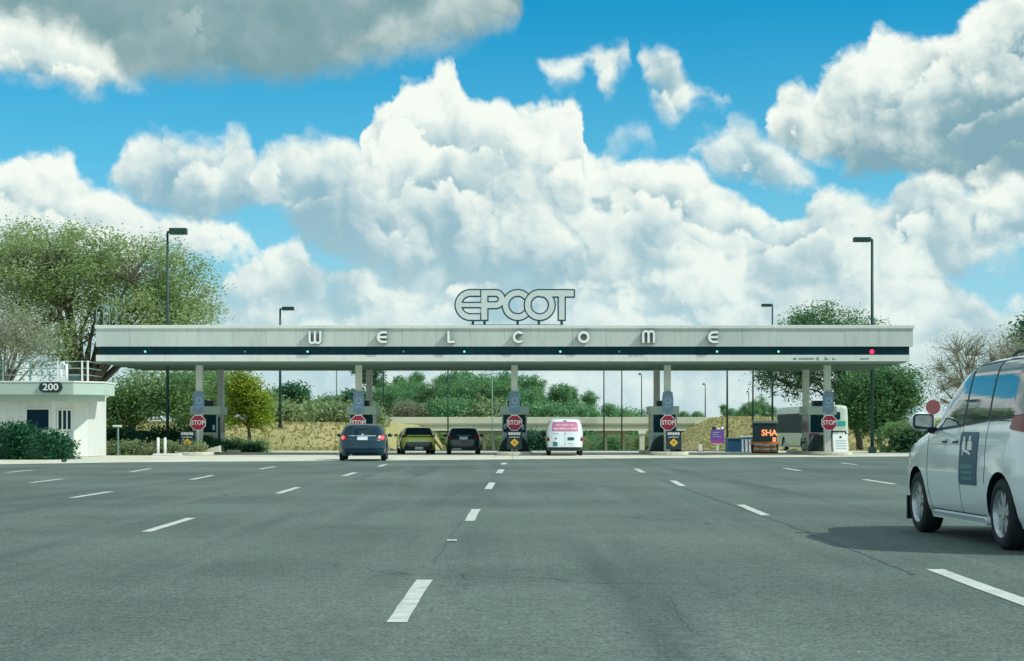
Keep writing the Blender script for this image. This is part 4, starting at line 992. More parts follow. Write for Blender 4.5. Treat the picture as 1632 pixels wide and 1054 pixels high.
# ---- cars seen from behind
def hatch(label, loc, rz, paint, W, H, Lg, glass=None, tail='tail', plate_at=.92, bumper_plate=False, coupe=0.0, black_rear=None, lamp_z=(.86, 1.04), group=None, tall=False, lights=1.0, lamp_w=.26):
    t = thing('car', label, 'car', loc, rz, group); w = W/2; gz = .60*H
    tab = [(.20, w*.90, .10, Lg-.1), (.30, w*.97, .02, Lg-.02), (.48, w, .0, Lg), (.62*H*.9, w*.995, .02, Lg-.03), (gz, w*.97, .10, Lg-.45), (gz+.06, w*.955, .13, Lg-1.0), (gz+.16, w*.92, .20+coupe*.3, Lg-1.35),
           (gz+(H-gz)*.62, w*.83, .34+coupe*.7, Lg-1.75), (gz+(H-gz)*.84, w*.76, .48+coupe, Lg-2.05), (gz+(H-gz)*.94, w*.66, .62+coupe*1.2, Lg-2.25), (gz+(H-gz)*.99, w*.45, .85+coupe*1.3, Lg-2.45), (H, w*.25, 1.1+coupe*1.3, Lg-2.6)]
    B = Body(tab, n=3.6, m=8); wr = .32 if not tall else .35; ax = (.82, Lg-.92)
    bo = B.build('body', paint, t, ax, wr, nseg=64, arch=.05, xin=w*.62)
    for y in ax:
        for sx in (-1, 1): wheel(t, sx*(w-.13), y, wr, .22, sx)
    zb_, zt_ = gz+.07, gz+(H-gz)*.86; gw0, gw1 = w*.80, w*.62
    mb = MB(); B.rear_patch(mb, lambda P: sd_poly(P, [(-gw0, zb_), (gw0, zb_), (gw1, zt_), (-gw1, zt_)], .03), (-w, w, zb_-.1, zt_+.1)); mb.build('rear_window', glass or M['glass'], t)
    mb = MB(); B.rear_patch(mb, lambda P: sd_poly(P, [(-gw0, zb_), (gw0, zb_), (gw1, zt_), (-gw1, zt_)], .03), (-w, w, zb_-.1, zt_+.1), rear=False); mb.build('windshield', M['glass'], t)
    ymid = (Lg-1.2)*.48+.2
    winset(B, t, [([(ymid+.04, zb_), (Lg-1.42, zb_), (Lg-2.0, zt_-.02), (ymid+.04, zt_)], .01), ([(ymid-.06, zb_), (ymid-.06, zt_), (.78+coupe, zt_-.06), (.52+coupe*.5, zb_+.03)], .01)], M['glass'], frame=False)
    z0, z1 = lamp_z
    for sx in (-1, 1):
        mb = MB(); B.rear_patch(mb, lambda P: sd_poly(P, [(sx*(w*.97), z0), (sx*(w*.97), z1), (sx*(w-lamp_w), z1-.02), (sx*(w-lamp_w-.06), z0+.05)], .01), (-w*.975, w*.975, z0-.06, z1+.06), .025, -.02, .012)
        l = mb.build('taillight', M['tail'], t)
        if tail == 'lit':
            mb = MB(); B.rear_patch(mb, lambda P: sd_disc(P, (sx*(w-.17), (z0+z1)/2), .075), (-w, w, z0-.06, z1+.06), .02, .0, .018); mb.build('bulb', M['taillit'], l)
        xm = sx*(w+.06); mb = MB(); mb.ball((xm+sx*.02, Lg-1.62, gz+.12), .11, .07, .075, 10, 8); mb.build('door_mirror', paint, t, smooth=True)
    pz = plate_at
    mb = MB(); B.rear_patch(mb, lambda P: sd_box(P, -.20, .20, pz-.065, pz+.065, .01), (-.3, .3, pz-.1, pz+.1), .03, -.02, .012); mb.build('licence_plate', M['plate'], t)
    return t, B, w, gz
gY = 65.0
t, B, w, gz = hatch('dark blue hatchback with lit tail lights waiting before the apron', (at(577.5, gY), gY, 0), R(3), M['navy'], 1.86, 1.44, 4.3, tail='lit', plate_at=.87, lamp_z=(.80, 1.0), lamp_w=.30)
mb = MB(); B.rear_patch(mb, lambda P: sd_box(P, -.52, .52, .945, .985, .015), (-.6, .6, .9, 1.02), .02, -.02, .016); mb.build('boot_trim', M['chrome'], t)
mb = MB(); B.rear_patch(mb, lambda P: sd_disc(P, (0, 1.0), .055), (-.1, .1, .9, 1.1), .015, -.02, .022); mb.build('emblem', M['chrome'], t)
mb = MB(); B.rear_patch(mb, lambda P: sd_box(P, -.86, .86, .48, .53, .02), (-.9, .9, .4, .6), .025, -.02, .02); mb.build('bumper_crease', M['navy'], t)
mb = MB(); B.rear_patch(mb, lambda P: sd_box(P, -.62, .62, .24, .33, .03), (-.7, .7, .2, .4), .025, -.02, .012); mb.build('diffuser', M['trim'], t)
MB().tube([(-.42, .12, .22), (-.42, -.02, .22)], .035, 10).build('exhaust_pipe', M['chrome'], t)
Y2 = 83.2
t, B, w, gz = hatch('olive green crossover with dark tailgate between the blue and black cars', (at(668, Y2), Y2, .005), R(8), M['olive'], 1.74, 1.36, 4.2, plate_at=.24+.06, lamp_z=(.84, .92), lamp_w=.5)
mb = MB(); B.rear_patch(mb, lambda P: sd_poly(P, [(-.70, .24), (.70, .24), (.60, .58), (-.60, .58)], .04), (-.85, .85, .2, .8), .03, -.02, .010); mb.build('tailgate_panel', M['black'], t)
mb = MB(); B.rear_patch(mb, lambda P: sd_box(P, -.15, .15, .62, .69, .01), (-.3, .3, .55, .75), .02, -.02, .016); mb.build('badge', M['plate'], t)
mb = MB(); B.rear_patch(mb, lambda P: sd_box(P, -.60, .60, .91, .95, .01), (-.7, .7, .86, 1.0), .02, -.02, .04); mb.build('spoiler', M['olive'], t)
t, B, w, gz = hatch('black crossover with red tail lights left of the middle booth', (at(739, Y2), Y2, .005), R(2), M['black'], 1.70, 1.34, 4.2, plate_at=.80, lamp_z=(.78, .98), lamp_w=.22)
mb = MB(); B.rear_patch(mb, lambda P: sd_box(P, -.34, .34, .905, .945, .01), (-.5, .5, .86, 1.0), .02, -.02, .016); mb.build('tailgate_trim', M['chrome'], t)
mb = MB(); B.rear_patch(mb, lambda P: sd_poly(P, [(-.55, .235), (-.12, .235), (-.12, .29), (-.55, .29)], .01), (-.7, .7, .2, .35), .02, -.02, .014); mb.build('bumper_sticker', M['plate'], t)

# ---- white van with the pink rear window
Y3 = 78.6
bv = thing('delivery_van', 'white van with pink lettered rear window right of the middle booth', 'van', (at(900.5, Y3), Y3, .004), R(-.6))
tab = [(.24, .78, .04, 4.6), (.34, .84, .0, 4.75), (.60, .87, .0, 4.8), (.90, .875, .02, 4.7), (1.02, .87, .03, 4.3), (1.10, .862, .04, 3.9), (1.30, .82, .08, 3.5), (1.5, .765, .12, 3.15), (1.64, .715, .17, 2.9), (1.70, .66, .25, 2.6), (1.735, .5, .45, 2.2), (1.75, .3, .8, 1.8)]
B = Body(tab, n=4.2, m=9)
B.build('body', M['vanwhite'], bv, (.95, 3.75), .33, nseg=72, arch=.05, xin=.55)
for y in (.95, 3.75):
    for sx in (-1, 1): wheel(bv, sx*.74, y, .33, .2, sx)
mb = MB(); B.rear_patch(mb, lambda P: sd_poly(P, [(-.60, 1.15), (.60, 1.15), (.56, 1.56), (-.56, 1.56)], .02), (-.8, .8, 1.0, 1.7)); rw = mb.build('rear_window', M['pinkglass'], bv)
mb = MB(); B.rear_patch(mb, lambda P: np.minimum.reduce([sd_box(P, x, x+ww, z, z+.085, .012) for x, ww, z in ((-.55, .26, 1.215), (-.25, .30, 1.225), (.09, .10, 1.215), (.24, .33, 1.225))]), (-.62, .62, 1.1, 1.6), .015, .0, .009); mb.build('lettering', M['pinkpale'], rw)
mb = MB(); B.rear_patch(mb, lambda P: np.minimum.reduce([sd_box(P, x, x+ww, 1.40, 1.455, .01) for x, ww in ((-.42, .22), (-.16, .34), (.22, .22))]), (-.62, .62, 1.1, 1.6), .015, .0, .009); mb.build('lettering', M['pinkpale'], rw)
mb = MB(); B.rear_patch(mb, lambda P: sd_box(P, -.08, .08, 1.60, 1.64, .01), (-.2, .2, 1.5, 1.7), .015, -.02, .014); mb.build('brake_light', M['tail'], bv)
for sx in (-1, 1):
    mb = MB(); B.rear_patch(mb, lambda P: sd_box(P, min(sx*.72, sx*.87), max(sx*.72, sx*.87), .68, .84, .02), (-.868, .868, .6, 1.0), .02, -.02, .012); l = mb.build('taillight', M['tail'], bv)
    mb = MB(); B.rear_patch(mb, lambda P: sd_box(P, min(sx*.72, sx*.87), max(sx*.72, sx*.87), .842, .94, .02), (-.868, .868, .6, 1.0), .02, -.02, .012); mb.build('clear_lens', M['lamp'], l)
    MB().ball((sx*.96, 3.45, 1.0), .09, .06, .13, 10, 8).build('door_mirror', M['trim'], bv, smooth=True)
winset(B, bv, [([(2.05, 1.13), (3.35, 1.13), (3.0, 1.5), (2.05, 1.52)], .01)], M['glass'], frame=False)
mb = MB(); B.rear_patch(mb, lambda P: sd_poly(P, [(-.68, 1.12), (.68, 1.12), (.6, 1.58), (-.6, 1.58)], .02), (-.8, .8, 1.0, 1.7), rear=False); mb.build('windshield', M['glass'], bv)
mb = MB(); B.rear_patch(mb, lambda P: sd_box(P, .12, .42, .72, .86, .01), (0, .5, .6, 1.0), .02, -.02, .012); mb.build('licence_plate', M['edge'], bv)
mb = MB(); B.rear_patch(mb, lambda P: np.minimum(sd_poly(P, [(-.56, .46), (-.36, .46), (-.35, .62), (-.55, .66)], .01), sd_disc(P, (-.42, .80), .05)), (-.7, -.2, .4, .9), .015, -.01, .007); mb.build('green_emblem', M['decaltext'], bv)
mb = MB(); B.rear_patch(mb, lambda P: np.minimum.reduce([sd_box(P, x, x+ww, 1.01, 1.035, .004) for x, ww in ((-.58, .3), (-.05, .12), (.22, .05))]+[sd_box(P, .12, .36, .56, .58, .003)]), (-.62, .62, .5, 1.1), .01, -.01, .006); mb.build('small_lettering', M['shield'], bv)
mb = MB(); B.rear_patch(mb, lambda P: sd_box(P, -.01, .01, .45, 1.12, .003), (-.05, .05, .4, 1.2), .007, -.01, .002); mb.build('door_seam', M['shield'], bv)
mb = MB(); B.rear_patch(mb, lambda P: sd_box(P, -.80, .80, .245, .40, .03), (-.87, .87, .2, .5), .03, -.02, .02); mb.build('bumper', M['trim'], bv)

# ---- city bus on the right
YB = 108.0
M['buspaint'] = mat('bus paint', lin(190, 205, 192), .4, coat=.2, var=.05, scale=.6)
M['buswindow'] = mat('bus window', (.002, .04, .045), .5, spec=.08)
M['teal'] = mat('teal screen', (.02, .36, .36), .4)
bus = thing('city_bus', 'long pale grey city bus with dark windows behind the right booth', 'bus', (at(1324, YB), YB, -.22), R(2.5))
tab = [(.30, 1.22, .06, 11.75), (.42, 1.27, .0, 11.8), (1.3, 1.275, .0, 11.8), (2.2, 1.265, .03, 11.72), (2.85, 1.24, .08, 11.6), (3.0, 1.16, .16, 11.5), (3.06, .9, .4, 11.2), (3.08, .5, .8, 10.8)]
B = Body(tab, n=9, m=14, sm=3)
B.build('body', M['buspaint'], bus, (2.6, 8.6), .47, nseg=96, arch=.08, xin=.85)
for y in (2.6, 8.6):
    for sx in (-1, 1): wheel(bus, sx*1.10, y, .47, .28, sx)
winset(B, bus, [([(a, 1.30), (a+1.64, 1.30), (a+1.64, 2.50), (a, 2.50)], .02) for a in (.75, 2.45, 4.15, 5.85, 7.55, 9.25)], M['buswindow'], frame=True)
mb = MB(); B.rear_patch(mb, lambda P: sd_box(P, -.35, .62, 2.10, 2.60, .05), (-1.2, 1.2, 2, 2.7), .05, -.02, .01); mb.build('rear_window', M['boothglass'], bus)
mb = MB(); B.rear_patch(mb, lambda P: sd_box(P, .25, .98, 1.70, 2.02, .02), (-1.2, 1.2, 1.5, 2.2), .04, -.02, .012); mb.build('destination_screen', M['teal'], bus)
mb = MB(); B.rear_patch(mb, lambda P: sd_box(P, -.55, 1.0, .95, 1.35, .03), (-1.2, 1.2, .8, 1.5), .05, -.02, .01); mb.build('engine_grille', M['band'], bus)
for sx in (-1, 1):
    mb = MB(); B.rear_patch(mb, lambda P: np.minimum(sd_disc(P, (sx*1.02, 1.15), .09), sd_disc(P, (sx*1.02, .90), .09)), (-1.2, 1.2, .7, 1.4), .02, -.02, .02); mb.build('taillight', M['tail'], bus)
mb = MB(); B.rear_patch(mb, lambda P: sd_box(P, -1.22, 1.22, .36, .62, .03), (-1.26, 1.26, .3, .7), .05, -.03, .05); mb.build('bumper', M['trim'], bus)
MB().box(-.75, .75, 2.0, 5.0, 3.085, 3.27).build('roof_pod', M['buspaint'], bus, bevel=.06)

# ---- small far cars beyond the plaza
def far_car(label, px, Y, paint, rz):
    z = float(height(np.array(at(px, Y)), np.array(Y)))+.04
    t = thing('distant_car', label, 'car', (at(px, Y), Y, z), rz)
    tab = [(.2, .8, .08, 4.3), (.4, .88, .0, 4.4), (.75, .88, .02, 4.35), (.88, .85, .2, 3.6), (.95, .82, .4, 3.2), (1.25, .68, 1.0, 2.6), (1.36, .5, 1.3, 2.3), (1.4, .25, 1.6, 2.0)]
    B = Body(tab, n=3.4, m=7); B.build('body', paint, t, (.85, 3.4), .32, nseg=40, arch=.04, xin=.6)
    for y in (.85, 3.4):
        for sx in (-1, 1): wheel(t, sx*.76, y, .32, .2, sx)
    winset(B, t, [([(.85, .93), (3.0, .93), (2.5, 1.22), (1.15, 1.22)], .01)], M['glass'], frame=False)
    mb = MB(); B.rear_patch(mb, lambda P: sd_poly(P, [(-.62, .95), (.62, .95), (.5, 1.22), (-.5, 1.22)], .01), (-.8, .8, .8, 1.3), .04); mb.build('rear_window', M['glass'], t)
far_car('tiny white car on the far road just right of the white van', 952, 404, M['vanwhite'], R(80))
far_car('tiny grey car on the far road between two bridge columns', 1000, 410, M['shield'], R(84))

# ------------------------------------------------------------------ overpass beyond the plaza
YO = 300.0
def hz(x, y): return float(height(np.array(float(x)), np.array(float(y))))
ov = thing('overpass', 'long pale concrete road overpass crossing behind the toll canopy', 'bridge', (0, YO, 0))
x0, x1 = at(590, YO), at(1116, YO)
zt_, zp, zg = zat(665, YO), zat(675.5, YO), zat(686.5, YO)
MB().box(x0, x1+9, -.3, 0.0, zp, zt_).build('parapet', M['bridge'], ov, bevel=.04)
MB().box(x0, x1+9, 10.6, 10.9, zp, zt_).build('parapet', M['bridge'], ov, bevel=.04)
MB().box(x0-6, x1+9, -.16, 10.7, zp-.28, zp-.002).build('deck', M['bridge'], ov)
for k in range(6): y = .35+k*1.95; MB().prism([(y-.35, zg), (y+.35, zg), (y+.2, zp-.281), (y-.2, zp-.281)], x0-2, x1-.6, 'x').build('girder', M['bridge'], ov)
def col(px, w, y=5.0): X = at(px, YO+y); MB().box(X-w/2, X+w/2, y-.4, y+.4, hz(X, YO+5)-.3, zg-.62).build('column', M['bridge'], ov, bevel=.05)
for px in (772, 786, 965, 993): col(px, .62)
for px in (775, 979): xa, xb = at(px-24, YO+5), at(px+24, YO+5); MB().box(xa, xb, 4.3, 5.7, zg-.62, zg-.01).build('pier_cap', M['bridge'], ov, bevel=.04)
xa = at(612, YO-2); MB().prism([(xa-16, -4.5), (xa+7, -4.5), (at(640, YO-2)+1.4, -3.6), (xa+1, zg-.05), (xa-16, zg-.05)], -1, 12, 'y').build('abutment', M['concrete'], ov)
xa = at(1112, YO); MB().box(xa-.6, xa+.9, -.45, 11.2, -3, zp+.3).build('end_pier', M['bridge'], ov, bevel=.05)
for k in range(26): x = x0+.9+k*(x1-x0)/26.; pass
t = thing('pier_box', 'pale box column with white cap under the right part of the overpass', 'column', (at(1023, 290), 290, hz(at(1023, 290), 290)))
MB().box(-.42, .42, -.42, .42, -.2, 3.9).build('shaft', M['bridge'], t, bevel=.04); MB().box(-.62, .62, -.62, .62, 3.9, 4.45).build('cap', M['white'], t, bevel=.05)
# low guard rail across the far road
t = thing('guard_rail', 'low pale guard rail beside the far road under the overpass', 'guard rail', (at(965, 398), 398, hz(at(965, 398), 398)))
MB().box(-7, 7, 0, .08, .45, .85).build('rail', M['white'], t)
for k in range(8): MB().box(-6.6+k*1.9-.07, -6.6+k*1.9+.07, .08, .2, -.2, .8).build('post', M['palepole'], t)

# ------------------------------------------------------------------ lamp columns
def lamp(label, px, Y, top, side, zb=None, arm=.95, hd=(.55, .22), r=.075, group='tall lamp columns round the plaza', n_arm=1, metal='pole'):
    X = at(px, Y); z0 = hz(X, Y)-.05 if zb is None else zb; H = zat(top, Y)-z0
    t = thing('street_lamp', label, 'street lamp', (X, Y, z0), 0, group)
    MB().tube([(0, 0, 0), (0, 0, H*.5), (0, 0, H)], [r*1.35, r*1.15, r*.9], 10).build('pole', M[metal], t, smooth=True)
    MB().box(-.18, .18, -.18, .18, 0, .35).build('base', M[metal], t, bevel=.02)
    a, b = (0, side*arm) if side > 0 else (side*arm, 0)
    if arm > .3: MB().box(min(a, b)-.03, max(a, b)+.03, -.06, .06, H-.03, H+.07).build('arm', M[metal], t)
    if hd: x = side*(arm-.02 if arm > .3 else .35); MB().box(x-hd[0], x+hd[0], -.22, .22, H-.09, H-.09+hd[1]).build('lamp_head', M[metal], t, bevel=.02)
    return t
lamp('dark lamp column rising through the big oak on the left', 267, 83, 371, 1, arm=.55, hd=(.42, .30), r=.06)
lamp('dark lamp column behind the canopy left of the letter W', 446.5, 128, 493, 1, arm=.62, hd=(.45, .27), r=.08)
lamp('tall dark lamp column at the right end of the canopy', 1390, 88, 383, -1, zb=0, arm=.55, hd=(.44, .23), r=.075)
lamp('small dark lamp column behind the canopy right of the last letter', 1231, 125, 487, -1, arm=.45, hd=(.37, .20), r=.06)
lamp('thin pole left of the toll booth behind the blue hatchback', 536.5, 210, 540, 1, arm=.8, hd=(.4, .2), r=.07, metal='palepole')
lamp('thin pole beside the left end of the overpass', 611, 190, 545, 1, arm=.8, hd=(.4, .2), r=.07)
lamp('thin pole rising above the black crossover', 714, 230, 540, 1, arm=.8, hd=(.4, .2), r=.085)
lamp('grey lamp column with a level arm left of the middle booth', 784.5, 240, 596, 1, arm=1.8, hd=None, r=.06, metal='palepole')
lamp('thin pole just left of two bridge columns', 962.5, 280, 545, -1, arm=1.2, hd=(.4, .2), r=.10)
lamp('thin pole with a side arm at the right bridge column', 991, 290, 545, -1, arm=1.2, hd=(.4, .2), r=.10)
lamp('far lamp column left of the second booth from the right', 1022.5, 330, 597, -1, arm=.2, hd=(.22, .35), r=.10)
lamp('far small lamp column over the right end of the overpass', 1124, 360, 613, -1, arm=.2, hd=(.22, .35), r=.10)
lamp('farthest small lamp column over the grassy slope', 1193.5, 420, 625, -1, arm=.2, hd=(.22, .35), r=.10)
lamp('slim dark pole standing beside the blue shelter', 1159, 150, 548, -1, arm=.8, hd=(.4, .2), r=.075)
lamp('slim pole behind the black message board', 1200, 185, 548, -1, arm=.8, hd=(.4, .2), r=.075)
for px, py, Y in ((990, 613, 290), (1022.5, 646, 330), (1124, 654, 360)): pass

# ------------------------------------------------------------------ small things round the booths
t = thing('message_board', 'black message board with orange lettering on a trailer left of the bus', 'message board', (at(1219, 92), 92, .004))
zb0, zb1 = zat(706, 92), zat(675, 92)
MB().box(-.66, .66, 0, .14, zb0, zb1).build('screen', M['blackboard'], t, bevel=.02)
MB().box(-.70, .70, -.05, .2, zb1+.002, zb1+.16).build('hood', M['palepole'], t, bevel=.02)
M['led'] = mat('orange lettering', (.7, .25, .08), .5, emit=(1.0, .42, .20, .75))
mb = MB(); text_into(mb, 'SHA', .46, lambda a, b, d: (a+.24, -.012, zat(690.5, 92)+b), bold=.016); text_into(mb, 'R', .42, lambda a, b, d: (a+.53, -.012, zat(702.5, 92)+b), bold=.016); mb.build('lettering', M['led'], t)
mb = MB(); mb.box(-.08, .08, .02, .12, .55, zb0); mb.build('mast', M['palepole'], t)
MB().box(-.75, .75, -.35, .5, .42, .56).build('trailer', M['orange'], t, bevel=.02)
for x in (-.62, .62): MB().tube([(x-.08, .1, .3), (x+.08, .1, .3)], .3, 16).build('wheel', M['tyre'], t)
def barrel(label, px, Y, h=.62):
    t = thing('traffic_barrel', label, 'traffic barrel', (at(px, Y), Y, .004), 0, 'traffic barrels in front of the message board')
    for k, mm in enumerate(('orange', 'white', 'orange', 'white')):
        MB().tube([(0, 0, .06+k*h/4), (0, 0, .06+(k+1)*h/4-.004)], [.24-.014*k, .24-.014*(k+1)], 16).build('band', M[mm], t)
    MB().tube([(0, 0, 0), (0, 0, .059)], .31, 16).build('base', M['rubber'], t)
barrel('orange and white barrel at the left foot of the message board', 1208, 88, .46); barrel('orange and white barrel under the middle of the message board', 1219, 87.6, .42); barrel('orange and white barrel beside the front of the bus wheel', 1231, 88.2, .44)
M['blue'] = mat('blue sheet', (.006, .09, .20), .6, var=.2); M['sky'] = mat('pale blue sheet', (.10, .33, .62), .6, var=.4, scale=3)
t = thing('blue_shelter', 'dark blue boxy shelter beside the slim pole', 'shelter', (at(1171, 93), 93, .004))
h = zat(698, 93); w_ = at(1182, 93)-at(1160, 93)
MB().box(-w_/2, w_/2, 0, 1.2, 0, h-.06).build('wall', M['blue'], t, bevel=.02); MB().box(-w_/2-.04, w_/2+.04, -.05, 1.25, h-.058, h).build('roof', M['palepole'], t)
t = thing('wrapped_stack', 'pale blue and white wrapped stack beside the dark blue shelter', 'wrapped stack', (at(1192, 93), 93, .004))
mb = MB(); mb.prism([(-.36, 0), (.40, 0), (.38, h+.02), (-.40, h-.02)], .1, 1.1, 'y'); mb.build('sheet', M['sky'], t, bevel=.04)
mb = MB()
for k in range(4): mb.prism([(-.32+k*.2, .02), (-.22+k*.2, .02), (-.26+k*.2+.05*(k % 2), h-.1), (-.34+k*.2, h-.1)], .07, .098, 'y')
mb.build('pale_strip', M['white'], t); MB().box(-.42, .42, .06, 1.14, h+.022, h+.10).build('top', M['white'], t, bevel=.02)
M['purple'] = mat('purple board', (.17, .07, .36), .5, var=.1); M['magenta'] = mat('magenta', (.34, .05, .30), .5)
t = thing('purple_sign', 'purple notice sign with two dark shapes on top standing on the slope', 'sign', (at(1143.5, 97), 97, .0))
zA, zB = zat(706.5, 97), zat(685, 97)
MB().box(-.38, .38, 0, .05, zA+.16, zB).build('board', M['purple'], t); MB().box(-.38, .38, 0, .05, zA, zA+.158).build('lower_strip', M['magenta'], t)
MB().box(-.05, .05, .051, .13, 0, zB-.1).build('post', M['white'], t)
mb = MB(); mb.box(-.28, .1, -.008, -.002, zB-.18, zB-.14); mb.box(-.28, 0, -.008, -.002, zB-.30, zB-.26); mb.box(-.28, .2, -.008, -.002, zB-.42, zB-.39); mb.build('small_lettering', M['shieldpale'], t)
mb = MB(); mb.ball((-.20, .03, zB+.09), .13, .06, .10); mb.build('dark_knob', M['blackboard'], t, smooth=True); mb = MB(); mb.ball((.05, .03, zB+.05), .1, .05, .06); mb.ball((.27, .03, zB+.08), .10, .05, .09); mb.build('pale_knob', M['white'], t, smooth=True)
t = thing('marker_block', 'small cream marker block on the slope left of the purple sign', 'marker', (at(1116, 95), 95, .0))
MB().prism([(-.12, 0), (.12, 0), (.09, .42), (-.09, .42)], -.1, .1, 'y').build('block', M['white'], t, bevel=.02); MB().box(-.17, .17, -.17, .17, -.02, .03).build('foot', M['rubber'], t)
# folding sign on the right island
t = thing('folding_sign', 'white folding notice stand in front of the bus on the right island', 'folding sign', (at(1341, 80.2), 80.2, .004), R(4))
hS = 1.0; wS = .36
mb = MB(); mb.add([(-wS,0,0.05),(wS,0,0.05),(wS,.2,hS),(-wS,.2,hS),(-wS,.04,0.05),(wS,.04,0.05),(wS,.24,hS),(-wS,.24,hS)],[(0,1,2,3),(4,7,6,5),(0,4,5,1),(1,5,6,2),(2,6,7,3),(3,7,4,0)]); mb.build('front_panel', M['white'], t)
mb = MB(); mb.add([(-wS,.5,0.05),(wS,.5,0.05),(wS,.26,hS),(-wS,.26,hS),(-wS,.46,0.05),(wS,.46,0.05),(wS,.245,hS),(-wS,.245,hS)],[(0,3,2,1),(4,5,6,7),(0,1,5,4),(1,2,6,5),(2,3,7,6),(3,0,4,7)]); mb.build('back_panel', M['white'], t)
fp = lambda a, b, d: (a, .2*(b-.05)/(hS-.05)-.002-d, b)
mb = MB(); plate(mb, lambda P: np.minimum(sd_disc(P, (0, .86), .06), sd_disc(P, (0, .09), .055)), (-.2, .2, .0, 1.0), .02, fp, 0, .004); mb.build('dark_spot', M['pole'], t)
mb = MB(); plate(mb, lambda P: np.minimum.reduce([sd_box(P, -.25, .25, z, z+.05, .01) for z in (.30, .42, .54, .66)]), (-.3, .3, .2, .8), .02, fp, 0, .004); mb.build('faint_print', M['shieldpale'], t)
# bollards on the left
for px, lb in ((252, 'left'), (263, 'right')):
    t = thing('bollard', '%s one of two cream bollards in front of the low scrub' % lb, 'bollard', (at(px, 79), 79, .01), R(0), 'two cream bollards on the left island')
    MB().tube([(0, 0, 0), (0, 0, .80)], .065, 12).build('post', M['white'], t, smooth=True); MB().ball((0, 0, .80), .065, .065, .05, 12, 6).build('cap', M['cap'], t, smooth=True)
t = thing('kerb_block', 'cream concrete kerb block carrying the two bollards', 'kerb block', (at(264, 78.9), 78.9, .005))
MB().box(-.55, .72, -.28, .28, 0, .10).build('block', M['white'], t, bevel=.02); MB().box(-.62, .79, -.34, .34, -.01, .03).build('footing', M['concrete'], t)
t = thing('ramp_block', 'cream sloping concrete block at the foot of the leftmost booth', 'concrete block', (at(337, 81.4), 81.4, .16))
MB().prism([(-.45, 0), (.45, 0), (.45, .30), (-.1, .14)], -.25, .25, 'y').build('block', M['concrete'], t, bevel=.02); MB().box(-.5, .5, -.3, .3, -.01, .02).build('footing', M['concrete'], t)
t = thing('pipe_post', 'pale T shaped pipe post in front of the dark hedge', 'post', (at(188, 79.5), 79.5, .0))
MB().tube([(0, 0, 0), (0, 0, 1.35)], .05, 8).build('post', M['palepole'], t); MB().tube([(-.24, 0, 1.38), (.18, 0, 1.38)], .05, 8).build('crossbar', M['cap'], t)
# red round sign by the minivan mirror
YR = 70.0
t = thing('round_sign', 'faded red round sign on a pale post beside the minivan mirror', 'sign', (at(1487, YR), YR, .0))
zr = zat(649, YR)
MB().box(-.06, .06, 0, .08, 0, zr+.2).build('post', M['white'], t); mb = MB(); plate(mb, lambda P: sd_disc(P, (0, 0), .30), (-.4, .4, -.4, .4), .04, facing(0, 0, zr), .0, .03); mb.build('disc', mat('faded red', lin(150, 85, 88), .6, var=.15), t)
# litter on the kerb
t = thing('drain_stone', 'small dark stone lying at the pale apron edge before the hedge', 'stone', (at(102, 62.6), 62.6, .002))
MB().ball((0, 0, .05), .11, .09, .08, 8, 6, jit=.12).build('stone', M['blackboard'], t)

# ------------------------------------------------------------------ planting
def g(px, Y): X = at(px, Y); return (X, Y, hz(X, Y)-.05)
def E(base, px, py, Y, rx, ry, dy=None):
    """crown mass seen at (px,py) with photo half-sizes rx, ry, standing at distance Y"""
    X, Z = at(px, Y), zat(py, Y); return (X-base[0], Y-base[1], Z-base[2], rx/F*Y, (dy if dy else rx*.8/F*Y), ry/F*Y)
hedge('dark green clipped hedge in front of the gatehouse wall', [(-1.0, .3, .35, 1.5, 1.1, 1.10), (.55, 0, .3, 1.0, 1.0, .82), (-3.4, .6, .4, 2.2, 1.2, 1.15), (1.35, .2, .2, .5, .6, .55)], 16000, .075, M['hedge'], M['hedgecore'], (at(40, 68.5), 68.5, 0), seed=11)
hedge('dark hedge in the shade between gatehouse and lamp column', [(-2.4, 0, .5, 1.5, .8, .75), (0, .3, .5, 1.6, .8, .8), (2.4, .2, .45, 1.3, .8, .75)], 6000, .09, M['hedge'], M['hedgecore'], (at(222, 85), 85, 0), seed=12)
hedge('low dry olive hedge behind the two bollards', [(-1.6, 0, .25, 1.2, .5, .38), (.4, .1, .25, 1.3, .5, .36), (2.2, 0, .22, 1.0, .5, .34)], 5000, .06, M['scrub'], M['scrubcore'], (at(222, 80.5), 80.5, 0), seed=13)
hedge('flowering pale shrub at the right end of the front hedge', [(0, 0, .25, .42, .4, .42)], 700, .06, M['grey'], M['hedgecore'], (at(104, 69.6), 69.6, 0), seed=14, cat='shrub', name='shrub')
hedge('low green shrub at the foot of the leftmost booth', [(0, 0, .2, .62, .5, .36)], 900, .07, M['hedge'], M['hedgecore'], (at(337, 82.3), 82.3, .16), seed=15, cat='shrub', name='shrub')
hedge('bright olive shrub right of the leftmost booth', [(-.7, 0, .25, .9, .7, .5), (.7, .1, .2, .9, .6, .42)], 2600, .07, M['mid'], M['hedgecore'], (at(380, 92), 92, 0), seed=16, cat='shrub', name='shrub')
hedge('green planting at the base of the right booth', [(0, 0, .2, .6, .5, .42)], 1200, .07, M['hedge'], M['hedgecore'], (at(1304, 84.5), 84.5, .16), seed=17, cat='shrub', name='shrub')
hedge('dark round bush left of the white van beyond the plaza', [(0, 0, 1.6, 1.9, 1.6, 1.35)], 5000, .12, M['dark'], M['hedgecore'], (at(858, 150), 150, -1.75), seed=18, cat='bush', name='bush')

